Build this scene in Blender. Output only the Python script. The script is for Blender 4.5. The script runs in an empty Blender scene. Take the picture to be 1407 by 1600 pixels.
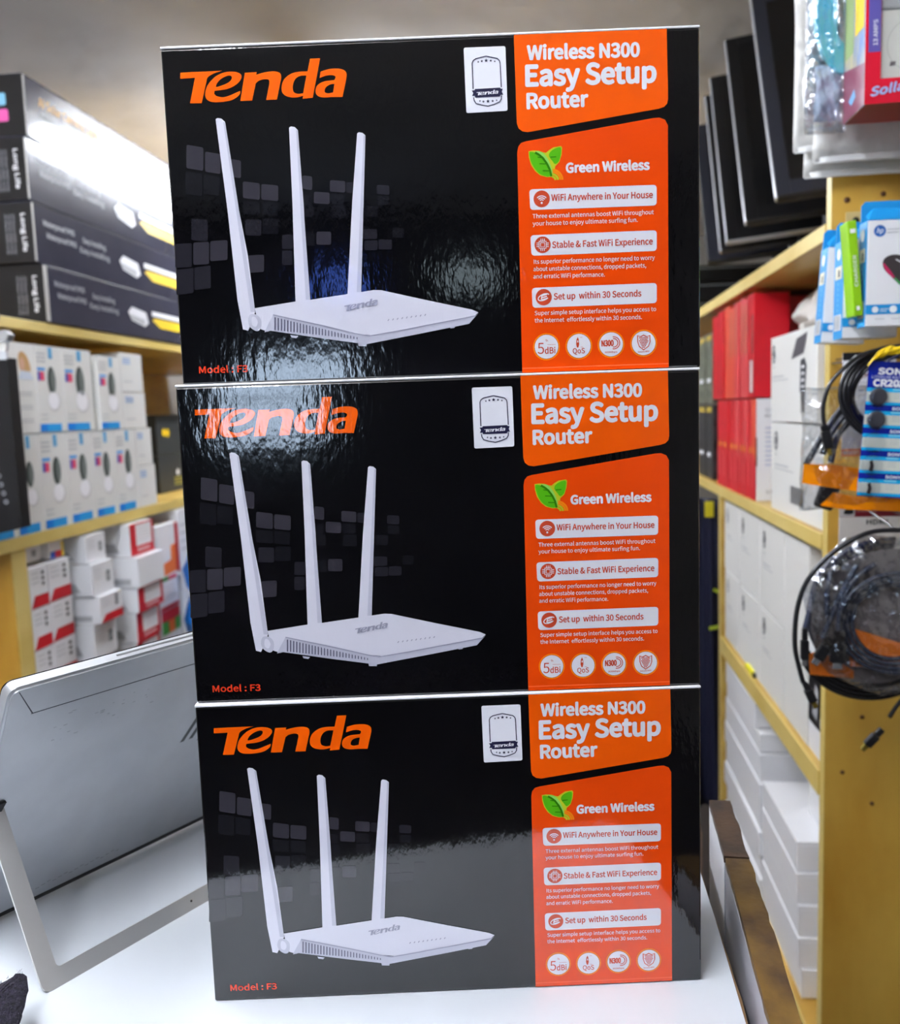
import bpy, bmesh, math, random
from mathutils import Vector, Matrix
from mathutils.geometry import tessellate_polygon
random.seed(7)
S = bpy.context.scene; COL = S.collection
PI = math.pi

# ------------------------------------------------------------------ camera, world, exposure
cam = bpy.data.cameras.new('camera'); camo = bpy.data.objects.new('camera', cam); COL.objects.link(camo)
cam.sensor_fit = 'VERTICAL'; cam.sensor_height = 32.0; cam.lens = 32.0 * 1406.75 / 1600.0
cam.clip_start = 0.02; cam.clip_end = 30
R_ = Vector((0.99293452, 0.11365568, -0.03410897)); U_ = Vector((0.02098086, 0.11476269, 0.99317135)); W_ = Vector((-0.116794, 0.98686975, -0.11156724))
camo.matrix_world = Matrix(((R_.x, U_.x, -W_.x, 0), (R_.y, U_.y, -W_.y, 0), (R_.z, U_.z, -W_.z, 1.255), (0, 0, 0, 1)))
cam.dof.use_dof = True; cam.dof.focus_distance = 0.55; cam.dof.aperture_fstop = 32.0 * 0.87919 / 3.6
S.camera = camo
wd = bpy.data.worlds.new('world'); S.world = wd; wd.use_nodes = True
wd.node_tree.nodes['Background'].inputs[0].default_value = (0.75, 0.85, 1.0, 1); wd.node_tree.nodes['Background'].inputs[1].default_value = 0.3
S.view_settings.view_transform = 'Standard'; S.view_settings.look = 'None'; S.view_settings.gamma = 1.0
S.view_settings.use_curve_mapping = False
S.view_settings.exposure = 1.75
LAMP = 40.0          # strength of the ceiling tubes

# ------------------------------------------------------------------ materials
def lin(c):
    return tuple(((v / 255) / 12.92 if v <= 10.3 else ((v / 255 + 0.055) / 1.055) ** 2.4) for v in c) + (1.0,)
MATS = {}
def mat(name, rgb, rough=0.5, ior=1.5, metal=0.0, bump=None, emit=None, var=0.0, vscale=6.0, alpha=None, trans=None, stretch=(1, 1, 1), rgb2=None):
    if name in MATS: return MATS[name]
    m = bpy.data.materials.new(name); m.use_nodes = True; MATS[name] = m
    nt = m.node_tree; b = nt.nodes['Principled BSDF']
    b.inputs['Base Color'].default_value = lin(rgb); b.inputs['Roughness'].default_value = rough
    b.inputs['IOR'].default_value = ior; b.inputs['Metallic'].default_value = metal
    if emit is not None:
        b.inputs['Emission Color'].default_value = lin(rgb); b.inputs['Emission Strength'].default_value = emit
    if alpha is not None: b.inputs['Alpha'].default_value = alpha
    if trans is not None: b.inputs['Transmission Weight'].default_value = trans
    tc = nt.nodes.new('ShaderNodeTexCoord')
    if var or rgb2:
        mp = nt.nodes.new('ShaderNodeMapping'); mp.inputs['Scale'].default_value = stretch
        nz = nt.nodes.new('ShaderNodeTexNoise'); nz.inputs['Scale'].default_value = vscale; nz.inputs['Detail'].default_value = 5
        cr = nt.nodes.new('ShaderNodeValToRGB')
        lo = rgb2 if rgb2 else tuple(v * (1 - var) for v in rgb); hi = rgb if rgb2 else tuple(min(255, v * (1 + var)) for v in rgb)
        cr.color_ramp.elements[0].position = 0.32; cr.color_ramp.elements[1].position = 0.68
        cr.color_ramp.elements[0].color = lin(lo); cr.color_ramp.elements[1].color = lin(hi)
        nt.links.new(tc.outputs['Object'], mp.inputs[0]); nt.links.new(mp.outputs[0], nz.inputs['Vector'])
        nt.links.new(nz.outputs['Fac'], cr.inputs[0]); nt.links.new(cr.outputs[0], b.inputs['Base Color'])
    if bump:
        sc, st, dist = bump[:3]
        mp = nt.nodes.new('ShaderNodeMapping'); mp.inputs['Scale'].default_value = bump[3] if len(bump) > 3 else (1, 1, 1)
        nz = nt.nodes.new('ShaderNodeTexNoise'); nz.inputs['Scale'].default_value = sc; nz.inputs['Detail'].default_value = 2.5
        bp = nt.nodes.new('ShaderNodeBump'); bp.inputs['Strength'].default_value = st; bp.inputs['Distance'].default_value = dist
        nt.links.new(tc.outputs['Object'], mp.inputs[0]); nt.links.new(mp.outputs[0], nz.inputs['Vector'])
        nt.links.new(nz.outputs['Fac'], bp.inputs['Height']); nt.links.new(bp.outputs[0], b.inputs['Normal'])
    return m
RIP = (150.0, 0.35, 0.00030, (1.7, 1.0, 0.75))
def gloss(name, rgb):      # laminated print of the router cartons, all with the same fine ripple
    return mat('carton_print_' + name, rgb, 0.07, 1.78, bump=RIP)
PR = lambda name, rgb, r=0.45: mat('print_' + name, rgb, r)
white_board = mat('white_cardboard', (236, 237, 240), 0.42, bump=(30, .15, .001))
cream_board = mat('cream_cardboard', (226, 226, 222), 0.45, bump=(30, .15, .001))
grey_print = PR('pale_grey', (176, 178, 182)); dark_print = PR('charcoal', (62, 64, 70)); cyan_print = PR('cyan', (35, 160, 232))
red_print = PR('red', (198, 22, 36)); white_print = PR('white', (240, 240, 243)); pink_print = PR('pink', (225, 70, 110))
blue_print = PR('blue', (40, 90, 190)); black_print = PR('black', (18, 18, 22)); orange_print = PR('orange', (240, 120, 50)); yellow_print = PR('yellow', (235, 205, 50))
green_print = PR('green', (70, 160, 70)); skin_print = PR('skin', (205, 160, 135)); hair_print = PR('hair', (190, 150, 95))
wood = mat('yellow_varnished_wood', (208, 176, 92), 0.38, rgb2=(176, 136, 54), vscale=5.0, stretch=(1.0, 1.0, 3.5), bump=(40, .1, .001))
wood_edge = mat('pale_wood_edge', (226, 204, 128), 0.42, rgb2=(206, 178, 92), vscale=9.0, stretch=(1, .5, 1))
wood_face = mat('golden_plywood', (222, 182, 84), 0.34, rgb2=(186, 136, 44), vscale=3.2, stretch=(2.2, 1, .8), bump=(30, .1, .001))
knot = mat('wood_knot', (92, 56, 22), 0.5)

# ------------------------------------------------------------------ mesh helpers
def link(name, me, parent=None):
    o = bpy.data.objects.new(name, me); COL.objects.link(o)
    if parent: o.parent = parent
    return o
def finish(name, bm, mats, parent=None, smooth=False, angle=None):
    me = bpy.data.meshes.new(name)
    bm.normal_update(); bm.to_mesh(me); bm.free()
    for m in (mats if isinstance(mats, (list, tuple)) else [mats]): me.materials.append(m)
    if smooth:
        for p in me.polygons: p.use_smooth = True
        if angle: me.set_sharp_from_angle(angle=math.radians(angle))
    return link(name, me, parent)
def tag(o, label, cat, group=None, kind=None):
    o['label'] = label; o['category'] = cat
    if group: o['group'] = group
    if kind: o['kind'] = kind
    return o
def thing(name, label, cat, loc=(0, 0, 0), rz=0.0, group=None):
    o = link(name, None); o.location = loc; o.rotation_euler = (0, 0, rz); o.empty_display_size = .05
    return tag(o, label, cat, group)
def bx(bm, lo, hi, bev=0.0, mi=0, seg=2):
    x0, y0, z0 = lo; x1, y1, z1 = hi
    tmp = bmesh.new()
    vs = [tmp.verts.new(p) for p in ((x0, y0, z0), (x1, y0, z0), (x1, y1, z0), (x0, y1, z0), (x0, y0, z1), (x1, y0, z1), (x1, y1, z1), (x0, y1, z1))]
    for f in ((0, 3, 2, 1), (4, 5, 6, 7), (0, 1, 5, 4), (1, 2, 6, 5), (2, 3, 7, 6), (3, 0, 4, 7)): tmp.faces.new([vs[i] for i in f])
    if bev: bmesh.ops.bevel(tmp, geom=tmp.edges[:], offset=bev, segments=seg, affect='EDGES', profile=.5)
    merge(bm, tmp, mi)
def merge(bm, tmp, mi=None, M=None):
    d = {}
    for v in tmp.verts: d[v] = bm.verts.new(M @ v.co if M else v.co)
    for f in tmp.faces:
        try: g = bm.faces.new([d[v] for v in f.verts])
        except ValueError: continue
        g.material_index = f.material_index if mi is None else mi
        g.smooth = f.smooth
    tmp.free()
def boxo(name, lo, hi, m, parent=None, bev=0.0):
    bm = bmesh.new(); bx(bm, lo, hi, bev); return finish(name, bm, m, parent)
def slab(bm, pts, n, t, mi=0):
    """extrude a closed 3-D outline by n*t"""
    n = Vector(n) * t
    a = [bm.verts.new(Vector(p)) for p in pts]; b = [bm.verts.new(Vector(p) + n) for p in pts]
    k = len(pts); fs = [bm.faces.new(a[::-1]), bm.faces.new(b)]
    for i in range(k): fs.append(bm.faces.new((a[i], a[(i + 1) % k], b[(i + 1) % k], b[i])))
    for f in fs: f.material_index = mi
    bmesh.ops.recalc_face_normals(bm, faces=fs)
def catmull(P, n=6, closed=False):
    P = [Vector(p) for p in P]; out = []; k = len(P)
    for i in range(k if closed else k - 1):
        g = (lambda j: P[j % k]) if closed else (lambda j: P[max(0, min(k - 1, j))])
        a, b, c, d = g(i - 1), g(i), g(i + 1), g(i + 2)
        for s in range(n):
            t = s / n
            out.append(.5 * ((2 * b) + (c - a) * t + (2 * a - 5 * b + 4 * c - d) * t * t + (3 * b - a - 3 * c + d) * t ** 3))
    if not closed: out.append(P[-1])
    return out
def tube(bm, P, r, seg=8, mi=0, smoothn=6, r2=None):
    if smoothn: P = catmull(P, smoothn)
    else: P = [Vector(p) for p in P]
    rings = []; up = Vector((0.13, 0.31, 0.94)); n = len(P)
    for i, p in enumerate(P):
        t = (P[min(n - 1, i + 1)] - P[max(0, i - 1)]).normalized()
        a = t.cross(up); a = a.normalized() if a.length > 1e-4 else Vector((1, 0, 0)); b = t.cross(a)
        rr = r + ((r2 - r) * i / (n - 1) if r2 is not None else 0)
        rings.append([bm.verts.new(p + (a * math.cos(k * 2 * PI / seg) + b * math.sin(k * 2 * PI / seg)) * rr) for k in range(seg)])
    for i in range(n - 1):
        for k in range(seg):
            f = bm.faces.new((rings[i][k], rings[i][(k + 1) % seg], rings[i + 1][(k + 1) % seg], rings[i + 1][k])); f.smooth = True; f.material_index = mi
    for ring in (rings[0][::-1], rings[-1]):
        f = bm.faces.new(ring); f.material_index = mi
def lathe(bm, prof, axis=((0, 0, 0), (0, 0, 1)), seg=24, mi=0):
    o = Vector(axis[0]); z = Vector(axis[1]).normalized(); x = z.orthogonal().normalized(); y = z.cross(x)
    rings = [[bm.verts.new(o + z * h + (x * math.cos(k * 2 * PI / seg) + y * math.sin(k * 2 * PI / seg)) * max(r, 1e-5)) for k in range(seg)] for r, h in prof]
    fs = []
    for i in range(len(prof) - 1):
        for k in range(seg): fs.append(bm.faces.new((rings[i][k], rings[i][(k + 1) % seg], rings[i + 1][(k + 1) % seg], rings[i + 1][k])))
    fs.append(bm.faces.new(rings[0][::-1])); fs.append(bm.faces.new(rings[-1]))
    for f in fs: f.material_index = mi; f.smooth = True

# ------------------------------------------------------------------ flat print
import os
try: SANS = bpy.data.fonts.load(os.path.join(bpy.utils.system_resource('DATAFILES'), 'fonts', 'Noto Sans CJK Regular.woff2'))     # Blender's own interface typeface
except Exception: SANS = None
FONT = {}
def glyphs(s, bold):
    k = (s, bold)
    if k not in FONT:
        cu = bpy.data.curves.new('t', 'FONT'); cu.body = s; cu.size = 1.0; cu.offset = 0 if SANS else bold; cu.resolution_u = 4
        if SANS: cu.font = SANS
        ob = bpy.data.objects.new('t', cu); me = bpy.data.meshes.new_from_object(ob)
        V = [tuple(v.co) for v in me.vertices]; F = [tuple(p.vertices) for p in me.polygons]
        bpy.data.objects.remove(ob); bpy.data.curves.remove(cu); bpy.data.meshes.remove(me)
        FONT[k] = (V, F, min((v[0] for v in V), default=0), max((v[0] for v in V), default=1))
    return FONT[k]
if SANS:
    CAPH = max(v[1] for v in glyphs('H', 0)[0])
class Print:
    """flat ink laid on a face: frame = origin, right, up, outward normal"""
    def __init__(s, frame, gap=.0002, step=.00012, conv=None):
        s.o, s.u, s.v, s.n = [Vector(a) for a in frame]; s.gap = gap; s.step = step; s.bm = bmesh.new(); s.mats = []; s.conv = conv
    def mi(s, m):
        if m not in s.mats: s.mats.append(m)
        return s.mats.index(m)
    def P(s, p, l): return s.o + s.u * p[0] + s.v * p[1] + s.n * (s.gap + s.step * l)
    def cv(s, p): return s.conv(*p) if s.conv else p
    def poly(s, loops, m, l=0, smooth=0, raw=False):
        if not isinstance(loops[0][0], (tuple, list)): loops = [loops]
        L = []
        for lp in loops:
            q = [p if raw else s.cv(p) for p in lp]
            if smooth: q = [tuple(a[:2]) for a in catmull([(a[0], a[1], 0) for a in q], smooth, True)]
            L.append([Vector((a[0], a[1], 0)) for a in q])
        tri = tessellate_polygon(L); flat = [v for lp in L for v in lp]
        vs = [s.bm.verts.new(s.P(v, l)) for v in flat]; k = s.mi(m)
        for t in tri:
            a, b, c = [flat[i] for i in t]
            ar = (b - a).cross(c - a).z
            if abs(ar) < 1e-14: continue
            t = t if ar > 0 else t[::-1]
            try: f = s.bm.faces.new([vs[i] for i in t]); f.material_index = k
            except ValueError: pass
    def rect(s, x0, y0, x1, y1, m, l=0): s.poly([(x0, y0), (x1, y0), (x1, y1), (x0, y1)], m, l)
    def disc(s, c, r, m, l=0, r2=None, k=28, e=1.0):
        """circle of radius r (in face metres); c goes through conv"""
        x, y = s.cv(c); o = [(x + r * math.cos(a * 2 * PI / k), y + e * r * math.sin(a * 2 * PI / k)) for a in range(k)]
        L = [o]
        if r2: L.append([(x + r2 * math.cos(a * 2 * PI / k), y + e * r2 * math.sin(a * 2 * PI / k)) for a in range(k)])
        s.poly(L if r2 else o, m, l, raw=True)
    def stroke(s, pts, w, m, l=0):
        q = [Vector(s.cv(p)).to_2d() for p in pts]; L = []; Rr = []
        for i, p in enumerate(q):
            t = (q[min(len(q) - 1, i + 1)] - q[max(0, i - 1)]).normalized(); n = Vector((-t.y, t.x)) * w / 2
            L.append(tuple(p + n)); Rr.append(tuple(p - n))
        k = s.mi(m)
        a = [s.bm.verts.new(s.P(p, l)) for p in L]; b = [s.bm.verts.new(s.P(p, l)) for p in Rr]
        for i in range(len(q) - 1):
            f = s.bm.faces.new((b[i], b[i + 1], a[i + 1], a[i])); f.material_index = k
    def text(s, t, a, b, cap, m, l=1, bold=.012, shear=0.0):
        """text from a to b (baseline ends), cap height in face metres"""
        V, F, x0, x1 = glyphs(t, bold); a = Vector(s.cv(a)).to_2d(); b = Vector(s.cv(b)).to_2d()
        d = b - a; sx = d.length / max(1e-6, x1 - x0); d.normalize(); nrm = Vector((-d.y, d.x)); sy = cap / 0.73
        k = s.mi(m)
        if SANS: sy = cap / CAPH
        e = bold * sy * .78 if SANS else 0       # heavier weights: the strokes are thickened by close overlaid copies
        for qn, (ox, oy) in enumerate([(0, 0)] if e < 1e-9 else [(e * math.cos(q * PI / 4), e * math.sin(q * PI / 4)) for q in range(8)]):
            vs = [s.bm.verts.new(s.P(a + d * ((v[0] - x0) * sx + v[1] * sy * shear + ox) + nrm * (v[1] * sy + oy), l + .09 * qn)) for v in V]
            for f in F:
                g = s.bm.faces.new([vs[i] for i in f]); g.material_index = k
    def build(s, name, parent): return finish(name, s.bm, s.mats, parent)
def faces(w, d, h):
    return {'front': ((-w / 2, -d / 2, 0), (1, 0, 0), (0, 0, 1), (0, -1, 0)),
            'right': ((w / 2, -d / 2, 0), (0, 1, 0), (0, 0, 1), (1, 0, 0)),
            'left': ((-w / 2, d / 2, 0), (0, -1, 0), (0, 0, 1), (-1, 0, 0)),
            'top': ((-w / 2, -d / 2, h), (1, 0, 0), (0, 1, 0), (0, 0, 1))}

# ------------------------------------------------------------------ the setting
def struct(name, lo, hi, m, bev=0):
    o = boxo(name, lo, hi, m, None, bev); o['kind'] = 'structure'; return o
plaster = mat('ceiling_plaster', (226, 221, 214), 0.85, var=.06, vscale=2.2, bump=(14, .25, .01))
wall_m = mat('wall_paint_grey', (150, 144, 136), 0.8, var=.08, vscale=3, bump=(20, .2, .005))
dark_wall = mat('rear_wall_darkened', (58, 56, 58), 0.8, var=.1, vscale=2)  # unseen wall, its colour darkened so the glossy cartons mirror near black
floor_m = mat('dark_floor', (58, 50, 46), 0.5, var=.15, vscale=4)
struct('floor', (-1.6, -3.2, -.1), (1.2, 5.1, 0), floor_m)
struct('ceiling', (-1.6, -3.2, 2.13), (1.2, 5.1, 2.23), plaster)
struct('wall_left', (-1.7, -3.2, 0), (-1.6, 5.1, 2.13), wall_m)
struct('wall_right', (1.2, -3.2, 0), (1.3, 5.1, 2.13), wall_m)
struct('wall_back', (-1.6, 5.0, 0), (1.2, 5.1, 2.13), wall_m)
rear = [(-.62, -.16, 1.13, 1.54, 'daylight_pane', (205, 228, 255), 2.6), (-.30, -.12, 1.74, 1.92, 'blue_pane', (90, 130, 255), 1.1), (.26, .50, 1.78, 1.93, 'grey_pane', (200, 220, 230), .8)]
bm = bmesh.new()      # rear wall with window openings
bx(bm, (-1.6, -3.2, 0), (1.2, -3.1, 1.13)); bx(bm, (-1.6, -3.2, 1.93), (1.2, -3.1, 2.13))
bx(bm, (-1.6, -3.2, 1.13), (-.62, -3.1, 1.93)); bx(bm, (.50, -3.2, 1.13), (1.2, -3.1, 1.93))
bx(bm, (-.16, -3.2, 1.13), (.26, -3.1, 1.74)); bx(bm, (.26, -3.2, 1.13), (.50, -3.1, 1.78)); bx(bm, (-.12, -3.2, 1.74), (.26, -3.1, 1.93))
bx(bm, (-.62, -3.2, 1.54), (-.16, -3.1, 1.74)); bx(bm, (-.62, -3.2, 1.74), (-.30, -3.1, 1.93))
w = finish('wall_front', bm, dark_wall); w['kind'] = 'structure'
for n_, (wx0, wx1, wz0, wz1, pm, pc, pe) in enumerate(rear):
    bm = bmesh.new()
    for lo, hi in (((wx0, -3.16, wz0), (wx1, -3.09, wz0 + .015)), ((wx0, -3.16, wz1 - .015), (wx1, -3.09, wz1)), ((wx0, -3.16, wz0), (wx0 + .015, -3.09, wz1)), ((wx1 - .015, -3.16, wz0), (wx1, -3.09, wz1))) + ((((wx0 + .22, -3.15, wz0), (wx0 + .24, -3.1, wz1)), ((wx0, -3.15, 1.32), (wx1, -3.1, 1.345))) if n_ == 0 else ()): bx(bm, lo, hi)
    w = finish('window_%d' % (n_ + 1), bm, mat('window_frame_dark', (40, 40, 44), .5)); w['kind'] = 'structure'
    boxo('window_pane', (wx0 + .015, -3.14, wz0 + .015), (wx1 - .015, -3.135, wz1 - .015), mat(pm, pc, .2, emit=pe), w)

# ceiling tube lamps
def tube_lamp(x, y0, y1, label, power=1.0):
    t = thing('tube_lamp', label, 'lamp', (x, (y0 + y1) / 2, 2.13), 0, 'fluorescent tubes on the ceiling')
    L = (y1 - y0) / 2
    boxo('lamp_housing', (-.014, -L, -.050), (.014, L, -.036), mat('lamp_housing_white', (235, 235, 235), .4), t, .004)
    bm = bmesh.new(); tube(bm, [(0, -L + .03, -.070), (0, L - .03, -.070)], .015, 12, 0, 0)
    finish('glowing_tube', bm, mat('lit_tube' if power == 1 else 'new_lit_tube', (238, 244, 255), .3, emit=LAMP * power), t)
    for s in (-1, 1):
        boxo('end_socket', (-.018, s * (L - .02) - .01, -.088), (.018, s * (L - .02) + .01, -.051), mat('socket_white', (220, 220, 220), .4), t, .003)
        boxo('hanger', (-.003, s * L * .6 - .003, -.037), (.003, s * L * .6 + .003, 0), mat('socket_white', (220, 220, 220)), t)
tube_lamp(-.60, 2.42, 3.62, 'fluorescent ceiling tube beyond the stacked router boxes', 1.6)
tube_lamp(-.30, -.75, .45, 'fluorescent ceiling tube above the front of the desk')
tube_lamp(-.75, .2, 1.4, 'fluorescent ceiling tube beside the wall of black cartons')

# ------------------------------------------------------------------ desk
ZT = .90
desk_white = mat('desk_white_laminate', (212, 217, 223), 0.28, var=.012, vscale=5)
dk = thing('desk', 'white laminate desk carrying the stacked router boxes', 'desk', (0, 0, 0))
bm = bmesh.new()
out = [(-1.0, .39), (-.235, .342), (.100, .316), (.1035, .60), (.1035, .95), (-.995, .96)]
slab(bm, [(x, y, ZT - .022) for x, y in out], (0, 0, 1), .022); finish('desk_top', bm, desk_white, dk)
bm = bmesh.new()
random.seed(3)
pts = [(.1035, .32 + i * .02) for i in range(32)]
edge = [(x + random.uniform(.0002, .0014), y) for x, y in pts]
slab(bm, [(x, y, ZT - .021) for x, y in [(.102, .32)] + edge + [(.102, .94)]], (0, 0, 1), .019)
finish('chipped_edge', bm, mat('raw_chipboard', (120, 92, 60), .9), dk)
for nm, lo, hi in (('side_panel', (-.98, .42, 0), (-.96, .93, ZT - .022)), ('side_panel', (.06, .36, 0), (.08, .93, ZT - .022)), ('modesty_panel', (-.96, .90, .3), (.06, .92, ZT - .022))):
    boxo(nm, lo, hi, desk_white, dk, .001)

# upright board right of the desk
bd = thing('upright_board', 'upright laminated board with raw brown top edge right of the desk', 'board', (.1085, .50, 0), -.054)
lam = mat('grey_white_laminate', (168, 168, 176), .35); raw = mat('worn_brown_edge', (120, 90, 34), .7, rgb2=(62, 40, 20), vscale=38, stretch=(1, .6, 1), bump=(120, .5, .002))
boxo('board_panel', (0, -.06, .55), (.0165, .131, .925), lam, bd, .0006)
boxo('board_panel', (-.0005, .1335, .55), (.016, .228, .925), mat('white_laminate', (232, 233, 238), .35), bd, .0006)
def rawedge(y0, y1, x0, x1):
    bm = bmesh.new(); n = int((y1 - y0) / .01); L = []; Rr = []
    for i in range(n + 1):
        y = y0 + (y1 - y0) * i / n; L.append((x0 + random.uniform(-.0004, .0003), y, .925)); Rr.append((x1 + random.uniform(-.0006, .0006), y, .925))
    slab(bm, L + Rr[::-1], (0, 0, 1), .005); return bm
finish('worn_edge', rawedge(-.06, .131, 0, .0168), raw, bd)
finish('worn_edge', rawedge(.1335, .228, -.0005, .0165), mat('darker_brown_edge', (84, 60, 40), .7, rgb2=(48, 33, 22), vscale=40, bump=(120, .5, .002)), bd)

# ------------------------------------------------------------------ router cartons
BW, BH, BD = .30, .187016, .10
Q = [(250, 77), (1093, 43), (1095.4, 573), (287, 602)]     # artwork sheet: corners of the flat layout in its own units
def homog(src, dst):
    import numpy as np
    A = []; B = []
    for (x, y), (u, v) in zip(src, dst):
        A.append([x, y, 1, 0, 0, 0, -u * x, -u * y]); B.append(u); A.append([0, 0, 0, x, y, 1, -v * x, -v * y]); B.append(v)
    h = np.linalg.solve(np.array(A, float), np.array(B, float))
    return lambda x, y: ((h[0] * x + h[1] * y + h[2]) / (h[6] * x + h[7] * y + 1), (h[3] * x + h[4] * y + h[5]) / (h[6] * x + h[7] * y + 1))
AW = homog(Q, [(0, BH), (BW, BH), (BW, 0), (0, 0)])
A1 = lambda x, y: AW(240 + x / 3.198, 40 + y / 3.198)
A2 = lambda x, y: AW(240 + x / 2.6056, 320 + y / 2.6056)
A3 = lambda x, y: AW(700 + x / 3.4317, 40 + y / 3.4317)
A4 = lambda x, y: AW(790 + x / 4.397, 290 + y / 4.397)
A5 = lambda x, y: AW(820 + x / 6.117, 510 + y / 6.117)
A6 = lambda x, y: AW(815 + x / 17.59, 215 + y / 17.59)
A7 = lambda x, y: AW(715 + x / 13.33, 70 + y / 13.33)
PXM = .30 / 825.0      # one layout unit in metres
g_black = gloss('black', (9, 9, 12)); g_orange = gloss('orange', (238, 74, 10)); g_orange2 = gloss('bright_orange', (246, 92, 8)); g_logo = gloss('logo_orange', (252, 98, 6))
g_white = gloss('white', (232, 232, 240)); g_red = gloss('model_red', (226, 62, 34)); g_txt = gloss('banner_text', (205, 76, 48)); g_line = gloss('fine_red', (196, 60, 40))
g_ring = gloss('ring_amber', (250, 140, 20)); g_leaf = gloss('leaf_green', (88, 188, 24)); g_leaf2 = gloss('leaf_light', (138, 214, 96)); g_leafd = gloss('leaf_dark', (50, 130, 14)); g_lime = gloss('leaf_lime', (190, 200, 40))
g_dev = gloss('device_white', (222, 222, 236)); g_dev2 = gloss('device_side', (196, 197, 214)); g_dev3 = gloss('device_shade', (160, 161, 182)); g_vent = gloss('vent_dark', (96, 96, 118))
SQ = [gloss('square_a', (54, 52, 60)), gloss('square_b', (38, 37, 44)), gloss('square_c', (23, 23, 28))]
g_navy = mat('seal_navy', (28, 26, 62), .3); g_seal = mat('seal_white_paper', (236, 237, 246), .28, 1.5); g_sealtxt = mat('seal_lettering', (238, 238, 245), .3)

def smooth_mix(pts):
    """pts: (x,y) smooth point or (x,y,1) sharp corner -> dense outline"""
    n = len(pts); out = []
    for i in range(n):
        a, b = pts[i], pts[(i + 1) % n]
        pa, pb = Vector(a[:2]), Vector(b[:2])
        p0 = Vector(pts[i - 1][:2]) if len(a) < 3 else pa - (pb - pa)
        p3 = Vector(pts[(i + 2) % n][:2]) if len(b) < 3 else pb + (pb - pa)
        for s in range(6):
            t = s / 6
            out.append(tuple(.5 * ((2 * pa) + (pb - p0) * t + (2 * p0 - 5 * pa + 4 * pb - p3) * t * t + (3 * pa - p0 - 3 * pb + p3) * t ** 3)))
    return out
def logo_poly(P, T, m, l, conv):
    old = P.conv; P.conv = None
    def go(*loops): P.poly([[conv(*T(*q)) for q in smooth_mix(lp)] for lp in loops], m, l)
    go([(133, 248, 1), (240, 243), (342, 238, 1), (300, 252), (270, 272), (262, 300, 1), (240, 399, 1), (182, 400, 1), (206, 273, 1), (133, 278, 1)])
    go([(258, 350), (270, 310), (305, 270), (350, 247), (400, 243), (434, 254), (438, 276), (415, 305), (370, 328), (305, 338, 1), (304, 354), (322, 366), (360, 368), (434, 338, 1), (428, 358), (395, 382), (340, 393), (290, 393), (264, 378)],
       [(313, 318), (322, 293), (350, 271), (380, 262), (391, 272), (380, 292), (350, 308)])
    go([(456, 248, 1), (515, 245, 1), (512, 258, 1), (555, 246), (600, 241), (630, 249), (638, 270), (632, 305, 1), (617, 381, 1), (563, 383, 1), (579, 300, 1), (576, 284), (556, 280), (528, 287), (511, 300, 1), (493, 386, 1), (434, 388, 1)])
    go([(782, 178, 1), (832, 176, 1), (796, 372, 1), (745, 377, 1), (749, 362, 1), (710, 371), (668, 366), (645, 348), (640, 318), (652, 282), (685, 254), (725, 243), (770, 241, 1)],
       [(748, 350, 1), (722, 353), (700, 342), (696, 312), (708, 280), (732, 264), (764, 262, 1)])
    go([(835, 242, 1), (880, 229), (930, 228), (958, 240), (965, 264), (958, 305, 1), (945, 368, 1), (895, 368, 1), (850, 371), (820, 362), (810, 340), (818, 312), (850, 292), (905, 284, 1), (910, 268), (893, 260), (865, 262), (830, 274, 1)],
       [(856, 342), (862, 320), (882, 307), (904, 303, 1), (898, 345, 1), (872, 350)])
    P.conv = old
def rr(x0, y0, x1, y1, dy=0, r=5, conv=None):
    """rounded quad whose right side sits dy lower; layout units"""
    pts = []
    for cx, cy, a0 in ((x0 + r, y0 + r, 180), (x1 - r, y0 + r, 270), (x1 - r, y1 - r, 0), (x0 + r, y1 - r, 90)):
        for k in range(4):
            a = math.radians(a0 + k * 30); px, py = cx + r * math.cos(a), cy + r * math.sin(a)
            pts.append(conv(px, py + dy * (px - x0) / (x1 - x0)))
    return pts
def quad_round(q, r, conv):
    """rounded corners of an arbitrary quad"""
    out = []; n = len(q); q = [Vector(p) for p in q]
    for i in range(n):
        p, a, b = q[i], q[i - 1], q[(i + 1) % n]
        s, e = p + (a - p).normalized() * r, p + (b - p).normalized() * r
        for k in range(6):
            t = k / 5; v = s * (1 - t) ** 2 + p * 2 * t * (1 - t) + e * t * t; out.append(conv(*v))
    return out
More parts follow.
